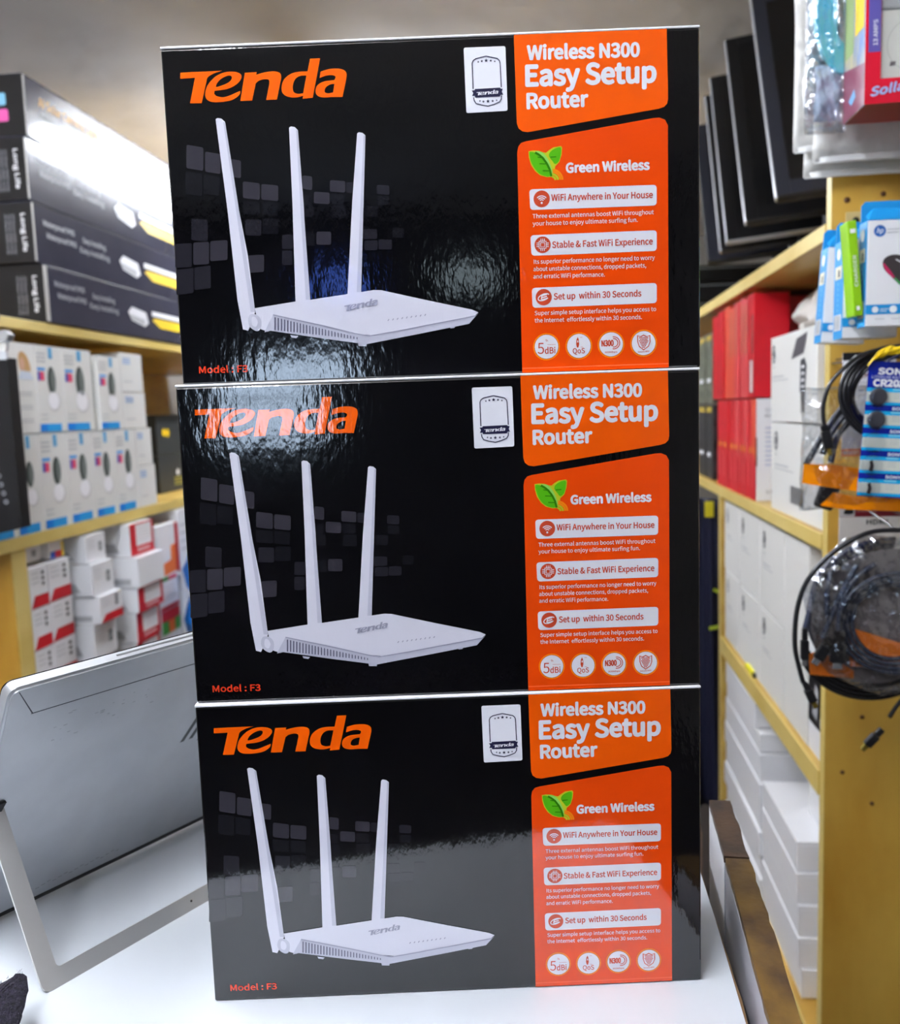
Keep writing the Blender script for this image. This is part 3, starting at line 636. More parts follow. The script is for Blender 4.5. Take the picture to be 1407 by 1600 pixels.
# white camera cartons, two rows
cb = cream_board
dark_oval = PR('lens_dark', (52, 62, 58))
def camera_carton(label, y0, y1, z0, z1, kind):
    t, F, (w, d, h) = carton('camera_carton', label, 'box', XL, y0 + .001, y1 - .001, z0, z1, .16, cb, 'white camera cartons on the middle shelf')
    p = Print(F['right'], .0005, .0002)
    if kind == 'camera':
        p.rect(.50 * d, .86 * h, .64 * d, .985 * h, mat('print_tag_blue', (90, 170, 215), .4), 0)
        for k in range(3): p.rect(.06 * d, (.90 - .045 * k) * h, .38 * d, (.915 - .045 * k) * h, grey_print, 0)
        p.rect(.06 * d, .715 * h, .34 * d, .745 * h, cyan_print, 0); p.rect(.06 * d, .60 * h, .30 * d, .70 * h, pink_print, 0); p.rect(.06 * d, .60 * h, .14 * d, .70 * h, blue_print, 1)
        p.disc((.56 * d, .60 * h), .15 * d, dark_oval, 0, e=1.9); p.disc((.61 * d, .60 * h), .085 * d, mat('print_lens_grey', (112, 120, 116), .4), 1, e=2.9)
        p.disc((.60 * d, .36 * h), .23 * d, PR('camera_grey', (205, 205, 204)), 0, e=.9); p.disc((.58 * d, .37 * h), .20 * d, wcol, 1, e=.9)
        for k in range(2): p.rect(.06 * d, (.20 - .05 * k) * h, .34 * d, (.21 - .05 * k) * h, grey_print, 0)
        p.rect(.02 * d, .01 * h, .80 * d, .10 * h, cyan_print, 0); p.rect(.02 * d, .01 * h, .28 * d, .10 * h, mat('print_deep_cyan', (10, 130, 225), .4), 1)
    elif kind == 'woman':
        p.poly([(.42 * d, .86 * h), (.55 * d, .91 * h), (.74 * d, .86 * h), (.84 * d, .70 * h), (.58 * d, .68 * h), (.44 * d, .72 * h)], hair_print, 0, smooth=3)
        p.disc((.54 * d, .77 * h), .085 * d, skin_print, 1, e=1.6); p.poly([(.36 * d, .60 * h), (.48 * d, .70 * h), (.80 * d, .69 * h), (.92 * d, .60 * h)], PR('shirt_pale', (205, 215, 228)), 1)
        p.rect(.20 * d, .60 * h, .34 * d, .74 * h, PR('soft_blue', (150, 190, 215)), 0)
        for zz in (.45, .42, .30, .27, .15, .12): p.rect(.12 * d, zz * h, .82 * d, (zz + .01) * h, grey_print, 0)
    else:
        for zz in (.84, .78, .72): p.rect(.10 * d, zz * h, .45 * d, (zz + .03) * h, PR('note_blue', (120, 165, 215)), 0)
        p.rect(.10 * d, .25 * h, .5 * d, .27 * h, grey_print, 0)
    p.build('carton_print', t); return t
zf, zr2 = 1.0455, 1.2375
lowy = [1.50, 1.587, 1.676, 1.778, 1.883, 1.985, 2.092]
nm = ['first', 'second', 'third', 'fourth', 'fifth', 'sixth']
for i in range(6):
    camera_carton('white camera carton with blue foot strip, %s from the near end, lower row' % nm[i], lowy[i], lowy[i + 1], zf, zr2, 'camera')
camera_carton('plain white carton at the far end of the lower row, upper of two', 2.093, 2.18, 1.148, zr2 + .001, 'plain')
camera_carton('plain white carton at the far end of the lower row, standing on the shelf', 2.093, 2.19, zf, 1.147, 'plain')
camera_carton('white carton with a picture of a fair-haired woman in the upper row', 1.592, 1.685, zr2 + .002, 1.412, 'woman')
camera_carton('white camera carton beside the one with the woman, upper row', 1.685, 1.786, zr2 + .002, 1.412, 'camera')
camera_carton('white camera carton before the gap in the upper row', 1.786, 1.905, zr2 + .002, 1.412, 'camera')
camera_carton('white camera carton after the gap in the upper row', 1.931, 2.04, zr2 + .002, 1.405, 'camera')
camera_carton('plain white carton at the far end of the upper row, upper of two', 2.041, 2.155, 1.327, 1.418, 'plain')
camera_carton('plain white carton at the far end of the upper row, lower of two', 2.041, 2.16, zr2 + .002, 1.3255, 'plain')
# dark cartons at the far end
dk_b = mat('dark_grey_carton', (44, 48, 50), .5)
for z0, z1, l in ((1.0455, 1.155, 'dark grey carton with yellow print, lower of two behind the camera cartons'), (1.156, 1.272, 'dark grey carton with a yellow mark, upper of two behind the camera cartons')):
    t, F, (w, d, h) = carton('dark_carton', l, 'box', -1.13, 2.47, 2.80, z0, z1, .3, dk_b, 'dark grey cartons')
    p = Print(F['right'], .0006, .0002)
    if z0 > 1.1: p.disc((.05, .065), .012, ycol, 0); p.disc((.075, .063), .012, ycol, 0)
    else:
        p.disc((.13, .055), .010, lgt, 0)
        for k in range(3): p.rect(.10, .018 + .009 * k, .18, .022 + .009 * k, PR('dull_yellow', (170, 160, 50)), 0)
    p.build('side_print', t)

# white and red cartons under the middle shelf
def red_carton(label, y0, y1, z0, z1, style, X=XL, depth=.22, body=None, group='white and red cartons on the lower shelf'):
    t, F, (w, d, h) = carton('red_white_carton', label, 'box', X, y0 + .0008, y1 - .0008, z0, z1 - .001, depth, body or white_board, group)
    p = Print(F['right'], .0005, .0002)
    if style == 'band':
        p.poly([(.0, .0), (d, .0), (d, .30 * h), (.22 * d, .30 * h)], red_print, 0)
        for k in range(3): p.rect(.10 * d, (.85 - .12 * k) * h, .5 * d, (.87 - .12 * k) * h, grey_print, 1); p.rect(.66 * d, (.80 - .14 * k) * h, .8 * d, (.88 - .14 * k) * h, dark_print, 1)
    elif style == 'label':
        p.rect(0, 0, d, h, red_print, 0); p.rect(.24 * d, .28 * h, .90 * d, .94 * h, white_print, 1)
        for k in range(5): p.rect(.32 * d, (.82 - .1 * k) * h, .8 * d, (.835 - .1 * k) * h, grey_print, 2)
        for k in range(6): p.rect((.3 + .09 * k) * d, .1 * h, (.34 + .09 * k) * d, .2 * h, white_print, 1)
    elif style == 'picture':
        for k in range(4): p.rect(.08 * d, (.80 - .1 * k) * h, .42 * d, (.815 - .1 * k) * h, grey_print, 0)
        p.rect(.64 * d, .35 * h, .80 * d, .68 * h, PR('phone_dark', (70, 88, 92)), 0); p.rect(.67 * d, .40 * h, .77 * d, .62 * h, grey_print, 1)
    elif style == 'orange':
        p.rect(0, 0, d, h, white_print, 0); p.poly([(.12 * d, .08 * h), (.88 * d, .12 * h), (.88 * d, .62 * h), (.62 * d, .60 * h), (.6 * d, .35 * h), (.16 * d, .3 * h)], orange_print, 1)
        p.rect(.84 * d, .08 * h, d, h, red_print, 2); p.rect(.14 * d, 0, .4 * d, .07 * h, green_print, 1); p.rect(.4 * d, 0, .8 * d, .07 * h, pink_print, 1)
    elif style == 'label2':
        p.rect(0, 0, d, h, white_print, 0); p.rect(0, 0, d, .14 * h, red_print, 1)
        for k in range(6): p.rect(.15 * d, (.85 - .1 * k) * h, .8 * d, (.865 - .1 * k) * h, grey_print, 1)
    elif style == 'colour':
        p.rect(0, 0, d, h, white_print, 0); p.rect(0, .78 * h, d, h, red_print, 1); p.rect(0, .52 * h, .35 * d, .78 * h, green_print, 1); p.rect(.35 * d, .52 * h, .7 * d, .78 * h, orange_print, 1); p.rect(.7 * d, .52 * h, d, .78 * h, green_print, 1)
    p.build('aisle_print', t)
    p = Print(F['front'], .0005, .0002)      # the end that faces down the shop
    if style in ('label', 'pictured', 'picture', 'orange'):
        p.rect(w * .30, .36 * h, w * .52, .82 * h, PR('device_charcoal', (66, 72, 78)), 0); p.rect(w * .34, .45 * h, w * .48, .72 * h, PR('device_grey', (110, 116, 122)), 1)
        p.poly([(w * .60, .12 * h), (w * .68, .42 * h), (w * .80, .40 * h), (w * .86, .12 * h)], grey_print, 0)
    else: p.rect(w * .5, .1 * h, w * .9, .3 * h, grey_print, 0)
    p.build('end_print', t)
    return t
E1 = 'nearest the wooden post'
rows = [(.6445, .735), (.736, .817), (.818, .899), (.900, .980)]
for k, (z0, z1) in enumerate(rows[1:]):
    n_ = ('lowest in view', 'middle one', 'uppermost')[k]
    red_carton('white carton with red slanted band, %s, in the column by the wooden post' % n_, 1.604, 1.668, z0, z1, 'band')
    red_carton('white carton with red slanted band, %s, second column from the wooden post' % n_, 1.669, 1.752, z0 + .001, z1 + .001, 'band')
for y0, y1, c in ((1.604, 1.668, 'first'), (1.669, 1.752, 'second')): red_carton('white carton at the foot of the %s column from the post, behind the tablet' % c, y0, y1, *rows[0], 'band')
red_carton('white carton lying on top of the two banded columns by the post', 1.612, 1.70, .983, 1.018, 'picture', X=XL - .03)
t, F, (w, d, h) = carton('colourful_carton', 'small carton with blue, red and yellow foot on the banded columns', 'box', XL - .01, 1.70, 1.752, .984, 1.018, .16, white_board)
p = Print(F['right'], .0005, .0002); p.rect(0, 0, d * .35, h * .4, blue_print, 0); p.rect(d * .35, 0, d * .8, h * .4, red_print, 0); p.rect(d * .8, 0, d, h * .9, yellow_print, 0); p.build('side_print', t)
XB = XL + .012
for y0, y1, z0, z1, s, l, dx in ((1.80, 1.885, .956, 1.016, 'picture', 'plain-topped white carton at the top of the third column', .0), (1.795, 1.89, .885, .955, 'picture', 'white carton with a dark phone picture in the third column', .012),
                                 (1.80, 1.90, .824, .884, 'band', 'white carton with a small red corner in the third column', .022), (1.795, 1.895, .745, .823, 'picture', 'white carton with dark picture low in the third column', .006), (1.79, 1.885, .6445, .744, 'picture', 'white carton just behind the tablet in the third column', .0)):
    red_carton(l, y0, y1, z0, z1, s, X=XB + dx, depth=.20)
for y0, y1, z0, z1, s, l, dx in ((1.985, 2.11, .940, 1.017, 'label', 'red-ended white carton at the top of the fourth column', .0), (1.975, 2.115, .868, .939, 'plainw', 'white carton with a dark device on its end, second of the fourth column', .020),
                                 (1.98, 2.115, .807, .867, 'label', 'red-ended white carton third from the top of the fourth column', .012), (1.98, 2.105, .735, .806, 'label', 'red-ended white carton above the tablet in the fourth column', .004), (1.98, 2.105, .6445, .734, 'label', 'red-ended white carton at the foot of the fourth column', .0)):
    red_carton(l, y0, y1, z0, z1, s, X=XL + .02 + dx, depth=.20)
for y0, y1, z0, z1, s, l in ((2.14, 2.27, .846, .99, 'orange', 'white and red carton with an orange picture, top of the fifth column'), (2.14, 2.25, .772, .845, 'label2', 'white carton with red foot under the orange-picture one'), (2.14, 2.25, .6445, .771, 'colour', 'white carton with a green, yellow and red strip in the fifth column')):
    red_carton(l, y0, y1, z0, z1, s, X=XL + .012, depth=.2)
red_carton('tall pale carton with fine lines beyond the fifth column', 2.28, 2.42, .80, 1.018, 'picture', X=XL + .01)
red_carton('white carton under the tall pale one beyond the fifth column', 2.28, 2.42, .6445, .799, 'label2', X=XL + .01)
# blue bag
bg = thing('blue_bag', 'bright blue crumpled plastic bag hanging by the red and white cartons', 'bag', (-.945, 2.26, .70))
bm = bmesh.new(); random.seed(21)
prof = [(.001, .235), (.012, .225), (.030, .20), (.046, .165), (.040, .125), (.028, .105), (.040, .07), (.052, .03), (.050, .0), (.001, -.002)]
rings = []
for r_, z in prof:
    rings.append([bm.verts.new((max(r_, .002) * (1 + .18 * math.sin(5 * a + z * 60) + .08 * math.sin(11 * a)) * math.cos(a) * .7, r_ * (1 + .2 * math.sin(4 * a + z * 80)) * math.sin(a), z)) for a in [k * 2 * PI / 40 for k in range(40)]])
for a in range(len(rings) - 1):
    for b in range(40): f = bm.faces.new((rings[a][b], rings[a + 1][b], rings[a + 1][(b + 1) % 40], rings[a][(b + 1) % 40])); f.smooth = True
bm.faces.new(rings[-1])
finish('bag_body', bm, mat('blue_plastic', (10, 120, 215), .35, bump=(60, .5, .004)), bg)
bm = bmesh.new(); tube(bm, [(0, -.012, .225), (0, -.016, .262), (0, 0, .275), (0, .016, .262), (0, .012, .225)], .003, 6); finish('bag_handle', bm, mat('blue_plastic', (10, 120, 215)), bg)

# black hanging package with silver clip
hp = thing('hanging_package', 'tall black package with white icons hanging from a silver clip', 'package', (-.985, 1.45, 1.045), .0)
bm = bmesh.new(); slab(bm, [(-.10, .0, .0), (.066, .0, .034), (.066, .0, .325), (-.10, .0, .325)], (0, 1, 0), .028)
finish('package_body', bm, mat('black_package', (20, 21, 25), .35), hp)
bm = bmesh.new(); slab(bm, [(-.10, -.0004, .322), (.066, -.0004, .322), (.066, -.0004, .336), (-.10, -.0004, .336)], (0, 1, 0), .006); finish('clear_header', bm, mat('silver_header', (190, 194, 198), .3), hp)
bm = bmesh.new(); slab(bm, [(-.03, .004, .36), (.062, .004, .372), (.070, .004, .364), (.066, .004, .354), (.02, .004, .346), (-.03, .004, .348)], (0, 1, 0), .018); finish('clip_jaw', bm, mat('clip_silver', (205, 208, 212), .2, metal=.7), hp)
bm = bmesh.new(); tube(bm, [(.062, .012, .352), (.060, .012, .338), (.045, .012, .334), (.035, .012, .345)], .0015, 6); tube(bm, [(.035, .012, .372), (.05, .012, .392), (.046, .012, .41), (.03, .012, .415), (.0, .012, .40)], .0015, 6); w = finish('clip_wire', bm, mat('clip_silver', (205, 208, 212)), hp)
p = Print(((-.10, 0, 0), (1, 0, 0), (0, 0, 1), (0, -1, 0)), .0004, .0002)
p.disc((.123, .192), .011, lgt, 0, r2=.004); p.rect(.08, .212, .142, .214, gtxt, 0); p.rect(.118, .226, .128, .252, gtxt, 0)
for k in range(7): p.disc((.124 + .003 * k, .170 - .015 * k), .0042, gtxt, 0, r2=.0022)
p.build('icon_print', hp)

# ------------------------------------------------------------------ right shelving
rs = thing('wooden_shelf', 'yellow wooden shelving with a plywood end panel carrying hanging accessories', 'shelf', (XR, 1.3, 0))
def rb(name, lo, hi, m, bev=.001): return boxo(name, tuple(a - b for a, b in zip(lo, (XR, 1.3, 0))), tuple(a - b for a, b in zip(hi, (XR, 1.3, 0))), m, rs, bev)
rb('end_panel', (.3665, 1.262, 0), (.95, 1.282, 1.95), wood_face, .0005)
rb('panel_edge', (.3655, 1.262, 0), (.3665, 1.282, 1.95), wood_edge, 0)
for z, th, y1 in ((1.485, .022, 3.4), (1.068, .022, 3.4), (.728, .036, 2.05), (.299, .03, 2.05)):
    rb('shelf_board', (.366, 1.283, z - th), (.95, y1, z), wood); rb('edge_strip', (.3635, 1.283, z - th), (.3658, y1, z), wood_edge, .0004)
rb('divider_panel', (.366, 2.052, 0), (.95, 2.072, 1.045), wood); rb('divider_edge', (.3645, 2.052, 0), (.3658, 2.072, 1.045), wood_edge, 0)
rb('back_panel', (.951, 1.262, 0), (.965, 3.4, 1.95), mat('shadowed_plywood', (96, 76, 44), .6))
bm = bmesh.new()
for x, z, r_ in ((.385, 1.51, .004), (.43, 1.515, .0035), (.39, .735, .003), (.43, .69, .003), (.415, .815, .003)):
    lathe(bm, [(r_, 0), (r_, .0004)], ((x - XR, 1.2619 - 1.3, z), (0, -1, 0)), 12)
k_ = finish('wood_knots', bm, knot, rs); k_['kind'] = 'stuff'
# upper row of red cartons, spines to the aisle
red_c = mat('red_carton_board', (206, 14, 34), .32, bump=(20, .15, .001)); red_d = mat('deep_red_carton', (188, 14, 30), .35); red_o = mat('orange_red_spine', (222, 78, 52), .35); red_p = mat('pink_red_spine', (216, 70, 74), .35)
ups = [(1.748, 1.80, red_c), (1.803, 1.845, red_p), (1.848, 1.885, red_p), (1.888, 1.935, red_p), (1.938, 1.99, red_o), (1.993, 2.05, red_o), (2.053, 2.115, red_c), (2.118, 2.19, red_c)]
ords = ['nearest', 'second', 'third', 'fourth', 'fifth', 'sixth', 'seventh', 'farthest']
for k, (y0, y1, m) in enumerate(ups):
    t, F, (w, d, h) = carton('red_carton', '%s red carton along the upper row beneath the wooden board' % ords[k], 'box', XR + .0015 * (k % 3), y0, y1, 1.2605, (1.452, 1.448, 1.455)[k % 3], .064 if k == 0 else .18, m, 'red cartons standing in the upper row', side=-1)
    p = Print(F['left'], .0005, .0002)
    p.rect(.12 * d, .05 * h, .2 * d, .9 * h, red_d, 0); 
    if k in (1, 2, 3, 4): p.rect(.3 * d, .45 * h, .55 * d, .95 * h, PR('spine_tan', (200, 120, 90)), 0)
    if k == 0: p.rect(.45 * d, .05 * h, .92 * d, .36 * h, mat('spine_label', (214, 196, 196), .4), 1); p.rect(.75 * d, .42 * h, .95 * d, .80 * h, mat('cutout_brown', (120, 60, 50), .5), 1)
    p.build('spine_print', t)
lows = [(1.722, 1.760, red_o), (1.762, 1.800, red_c), (1.803, 1.84, red_p), (1.843, 1.88, red_c), (1.883, 1.925, red_p), (1.93, 1.99, red_c), (1.993, 2.06, red_c), (2.063, 2.125, red_c)]
for k, (y0, y1, m) in enumerate(lows):
    t, F, (w, d, h) = carton('red_carton', ('white-faced carton with an orange-red spine, nearest in the lower row' if k == 0 else '%s red-spined carton along the lower row on the shelf board' % ords[k]), 'box', XR + .0015 * (k % 2), y0, y1, 1.0685, 1.2575, .055 if k == 0 else .16, m if k else white_board, 'red-spined cartons standing in the lower row', side=-1)
    p = Print(F['left'], .0005, .0002)
    if k == 0: p.rect(0, 0, d, h, red_o, 0)
    p.poly([(0, .0), (d, .0), (d, .36 * h), (0, .48 * h)], red_print, 1)
    p.rect(.15 * d, .12 * h, .38 * d, .44 * h, red_p, 2); p.rect(.2 * d, .46 * h, .8 * d, .52 * h, mat('spine_gold', (232, 120, 50), .4), 2)
    p.build('spine_print', t)
    if k == 0:
        p = Print(F['front'], .0005, .0002)
        p.text('GS', (.016, .165), (.030, .165), .006, grey_print, 0, .01); p.text('Fiv', (.016, .155), (.030, .155), .005, dark_print, 0, .006)
        for q_ in range(9): p.rect(.016, .134 - q_ * .0085, .038, .1365 - q_ * .0085, PR('pale_blue_grey', (176, 184, 210)), 0)
        p.text('CE', (.018, .014), (.031, .014), .006, dark_print, 0, .0); p.build('face_print', t)
        boxo('dark_cutout', (-w / 2 - .0012, -d / 2 - .001, .065), (-w / 2 + .001, -d / 2 + .001, .118), mat('cutout_dark', (70, 34, 34), .5), t)
# dark gap things: packets at far end
pk = mat('grey_green_packet', (120, 124, 104), .4, rgb2=(52, 56, 50), vscale=60)
for k, (y0, y1, z0, z1) in enumerate(((2.21, 2.30, 1.0685, 1.25), (2.31, 2.42, 1.0685, 1.25), (2.21, 2.30, 1.2515, 1.42), (2.31, 2.42, 1.2515, 1.42))):
    t, F, (w, d, h) = carton('grey_packet', 'mottled grey packet %s, beyond the red cartons' % (('in front on the board', 'at the back on the board', 'in front on top of another', 'at the back on top of another')[k]), 'packet', XR + .004, y0, y1, z0, z1 - .002, .14, pk if k > 1 else mat('black_white_packet', (60, 60, 62), .4, rgb2=(20, 20, 22), vscale=50), 'packets beyond the red cartons', side=-1)
    p = Print(F['left'], .0005, .0002); p.rect(.1 * d, .90 * h, .9 * d, .97 * h, PR('dull_gold', (186, 160, 60)), 0); p.rect(.2 * d, .3 * h, .7 * d, .36 * h, lgt, 0); p.build('packet_print', t)

# white cartons with a ring emblem
def emblem_carton(label, y0, y1, z0, z1, X=XR + .002, depth=.30, lamp=False, bar=False, rz=0.0):
    t, F, (w, d, h) = carton('white_carton', label, 'box', X, y0 + .0008, y1 - .0008, z0, z1 - .001, depth, cream_board, 'white cartons with a ring emblem', side=-1, rz=rz)
    p = Print(F['left'], .0005, .0002)
    x = .035 if not lamp else .02
    x = min(x, d * .35)
    p.disc((x, h * .80), .0115, dark_print, 0, r2=.0085, e=1.35); p.disc((x, h * .80), .0045, dark_print, 0, e=1.6); p.rect(x - .004, h * .64, x + .004, h * .65, dark_print, 0)
    p.rect(x - .008, h * .52, x + d * .25, h * .535, grey_print, 0); p.rect(x - .008, h * .48, x + d * .35, h * .49, grey_print, 0)
    if lamp:
        p.poly([(.135, .098), (.205, .104), (.225, .134), (.165, .128)], PR('panel_charcoal', (74, 70, 78)), 0)
        p.poly([(.185, .045), (.214, .046), (.222, .085), (.210, .097), (.188, .094)], dark_print, 0); p.rect(.192, .015, .214, .046, dark_print, 0)
        for k in range(4): p.rect(.194, .052 + .01 * k, .211, .056 + .01 * k, lgt, 1)
    if bar:
        for k in range(9): p.rect(.13 + .009 * k, .022, .134 + .009 * k + .003 * (k % 2), .050, dark_print, 0)
    p.build('carton_print', t)
    return t
emblem_carton('white carton with a ring emblem and solar lamp picture above the shelf board', 1.345, 1.62, 1.219, 1.360, lamp=True)
emblem_carton('white carton with ring emblem and barcode under the solar lamp one', 1.29, 1.615, 1.0685, 1.217, bar=True)
for a, b, z0, z1, l in ((1.885, 2.045, .885, 1.038, 'white ring-emblem carton on another, beside the wooden divider'), (1.70, 1.882, .882, 1.038, 'second ring-emblem carton from the divider, upper layer'),
                        (1.88, 2.04, .7295, .884, 'white ring-emblem carton on the board beside the divider'), (1.70, 1.877, .7295, .880, 'second ring-emblem carton from the divider, lower layer'), (1.52, 1.697, .7295, .876, 'third ring-emblem carton from the divider, lower layer'), (1.52, 1.697, .878, 1.038, 'third ring-emblem carton from the divider, upper layer')):
    emblem_carton(l, a, b, z0, z1)
t, F, _d = carton('blank_carton', 'tall blank white carton before the black-picture one', 'box', XR + .002, 1.375, 1.516, .7295, 1.036, .3, cream_board, side=-1)
t, F, (w, d, h) = carton('white_carton', 'white carton with a black photo panel next to the plywood end panel', 'box', XR + .003, 1.284, 1.372, .7295, .965, .3, white_board, side=-1)
p = Print(F['left'], .0005, .0002); p.rect(.0, .045, d, .125, black_print, 0); p.poly([(.02, .06), (.035, .11), (.05, .10), (.045, .055)], grey_print, 1); p.rect(.06, .05, .075, .065, lgt, 1); p.build('photo_print', t)
hl = boxo('yellow_marker', (0, 0, 0), (.012, .062, .010), mat('highlighter_yellow', (240, 232, 30), .3), None, .003); hl.location = (.3665, 1.735, .7285); hl.scale = (1, 1, 1); tag(hl, 'yellow highlighter lying on the edge of the board', 'marker')
boxo('marker_cap', (.0005, -.012, .0005), (.0115, .0, .0095), mat('marker_dark', (60, 60, 50), .4), hl, .002)

# flat white cartons on the lowest visible board
def flat_carton(label, X, y0, y1, z0, z1, depth, blue=False):
    t, F, (w, d, h) = carton('flat_carton', label, 'box', X, y0, y1, z0, z1 - .0008, depth, white_board, 'flat white cartons on the low board', side=-1)
    if blue:
        p = Print(F['left'], .0005, .0002)
        for k in range(3): p.rect(d * .35, h * (.30 + .13 * k), d * .80, h * (.36 + .13 * k), PR('washed_blue', (120, 160, 205)), 0)
        p.build('blue_print', t)
    else: boxo('front_tuck_flap', (-w / 2 + .004, -d / 2 - .0008, .003), (w / 2 - .004, -d / 2 - .0001, h - .006), white_board, t, .0003)
zz = [.2995, .3485, .3985, .450, .5015, .552]
for k in range(5): flat_carton('flat white carton, %s in the near stack beside the blue-lettered cartons' % ['lowest', 'second from the bottom', 'middle one', 'second from the top', 'topmost'][k], XR + (.004, .0, .0015, .0, .001)[k], 1.400 + .006 * k, 1.66, zz[k], zz[k + 1], .26)
zz2 = [.2995, .345, .392, .440, .488, .535, .590]
for k in range(6): flat_carton('flat white carton, %s in the far stack by the divider' % ['lowest', 'second from the bottom', 'third from the bottom', 'fourth from the bottom', 'second from the top', 'topmost'][k], XR + (.002, .006, .0, .004, .001, .003)[k], 1.685 + .006 * (k % 2), 2.04, zz2[k], zz2[k + 1], .26)
flat_carton('white carton with an open flat side on the far stack', XR + .004, 1.70, 2.03, .591, .626, .26); flat_carton('small white carton on top of the far stack under the board', XR + .002, 1.735, 2.03, .627, .676, .24)
bz = [.2995, .385, .47, .555, .64]
for k in range(4): flat_carton('white carton with washed blue lettering, %s beside the plywood panel' % ['lowest', 'second from the bottom', 'third from the bottom', 'topmost'][k], .418, 1.284, 1.394 if k < 3 else 1.53, bz[k], bz[k + 1], .3, True)

# cloth, board and blue folder behind the upper red cartons
t = thing('white_cloth', 'crumpled off-white cloth stuffed behind the red carton on the upper board', 'cloth', (.47, 1.58, 1.361))
bm = bmesh.new(); bmesh.ops.create_icosphere(bm, subdivisions=4, radius=1)
for v in bm.verts:
    c = v.co; a = math.atan2(c.y, c.x); f = 1 + .18 * math.sin(3 * a + 4 * c.z) + .12 * math.sin(7 * a - 5 * c.z)
    v.co = Vector((c.x * .05 * f, c.y * .12 * f, .04 + c.z * .038 * (1 + .25 * math.sin(4 * c.y * 2 + c.x * 3)) + max(0, c.x) * .005))
    v.co.z = max(.0, v.co.z)
for f in bm.faces: f.smooth = True
finish('cloth_bundle', bm, mat('offwhite_cloth', (206, 200, 194), .8, bump=(60, .5, .003)), t)
bm = bmesh.new(); tube(bm, [(-.02, -.06, .02), (-.055, -.075, .012), (-.08, -.085, .006)], .010, 8, 0, 5, .006); finish('cloth_corner', bm, mat('offwhite_cloth', (206, 200, 194)), t)
fo = boxo('blue_folder', (0, 0, 0), (.004, .16, .19), mat('dull_blue', (56, 70, 130), .4), None, .001); fo.location = (.437, 1.80, 1.2610); tag(fo, 'thin blue folder upright next to the nearest red carton', 'folder')
fo = boxo('orange_card', (0, 0, 0), (.004, .15, .185), mat('card_orange', (196, 104, 58), .5), None, .001); fo.location = (.443, 1.80, 1.2610); tag(fo, 'thin orange card upright next to the blue folder', 'card')

# ------------------------------------------------------------------ monitors
mblk = mat('monitor_black_plastic', (24, 25, 30), .38); mbez = mat('monitor_bezel', (42, 45, 55), .34); mbez2 = mat('monitor_bezel_black', (15, 16, 19), .4); mscr = mat('monitor_screen', (12, 13, 15), .3); mrim = mat('monitor_silver_rim', (200, 202, 208), .26, metal=.4); mgrey = mat('monitor_grey_base', (150, 156, 166), .35)
Um = Vector((.986, -.149, .076)).normalized(); Vm = Vector((0, .453, .892)); Vm = (Vm - Um * Vm.dot(Um)).normalized(); Nm = Um.cross(Vm)
mons = [(.400, 1.713, 1.613, .49, 'nearest black monitor, cut off by the ceiling, its screen bezel showing'), (.400, 1.974, 1.622, .50, 'black monitor second in the row, right behind the nearest one'), (.400, 2.177, 1.618, .49, 'black monitor third in the row with a bright lower edge'), (.400, 2.257, 1.612, .475, 'black monitor fourth in the row, thin pale rim at its side'), (.400, 2.430, 1.612, .445, 'farthest black monitor, mostly hidden by the router boxes')]
for k, (x, y, z, hh, l) in enumerate(mons):
    t = thing('flat_monitor', l, 'monitor', (x, y, 1.4855), 0, 'black monitors standing in a row on the top board')
    M = Matrix(((Um.x, Vm.x, Nm.x, 0), (Um.y, Vm.y, Nm.y, 0), (Um.z, Vm.z, Nm.z, z - 1.4855), (0, 0, 0, 1)))
    def mp(name, bm, m):
        bm.transform(M); return finish(name, bm, m, t)
    W_m = .46
    bm = bmesh.new(); bx(bm, (.004, .003, -.026), (W_m, hh - .002, -.003), .004); mp('back_housing', bm, mblk)
    bm = bmesh.new(); bx(bm, (0, 0, -.016), (.005, hh, -.001), .0022); mp('side_rim', bm, mrim if k < 4 else mblk)
    bm = bmesh.new(); bx(bm, (.004, 0, -.016), (W_m + .004, .006, -.001), .002); mp('foot_rim', bm, mrim if k == 2 else mblk)
    bm = bmesh.new(); bx(bm, (.004, hh - .006, -.016), (W_m + .004, hh, -.001), .002); mp('top_rim', bm, mblk)
    bm = bmesh.new()
    b_ = .028
    for lo, hi in (((.003, .003, -.003), (b_, hh - .003, .001)), ((W_m - b_, .003, -.003), (W_m, hh - .003, .001)), ((b_, .003, -.003), (W_m - b_, b_ + .004, .001)), ((b_, hh - b_, -.003), (W_m - b_, hh - .003, .001))): bx(bm, lo, hi, .0006)
    mp('bezel', bm, mbez if k in (0, 4) else mbez2)
    bm = bmesh.new(); bx(bm, (b_ - .001, b_ + .002, -.004), (W_m - b_ + .001, hh - b_ + .001, -.001)); mp('screen', bm, mscr)
    bm = bmesh.new(); a = M @ Vector((.20, .10, -.03)); bx(bm, (a.x - .03, a.y - .0, .006), (a.x + .03, a.y + .022, a.z), .003); finish('stand_neck', bm, mblk, t)
    bm = bmesh.new(); slab(bm, [(a.x + .10 * math.cos(q) * 1.15 - .065, a.y + .01 + .034 * math.sin(q), .0) for q in [i * 2 * PI / 28 for i in range(28)]], (0, 0, 1), .009)
    finish('stand_base', bm, mgrey, t)
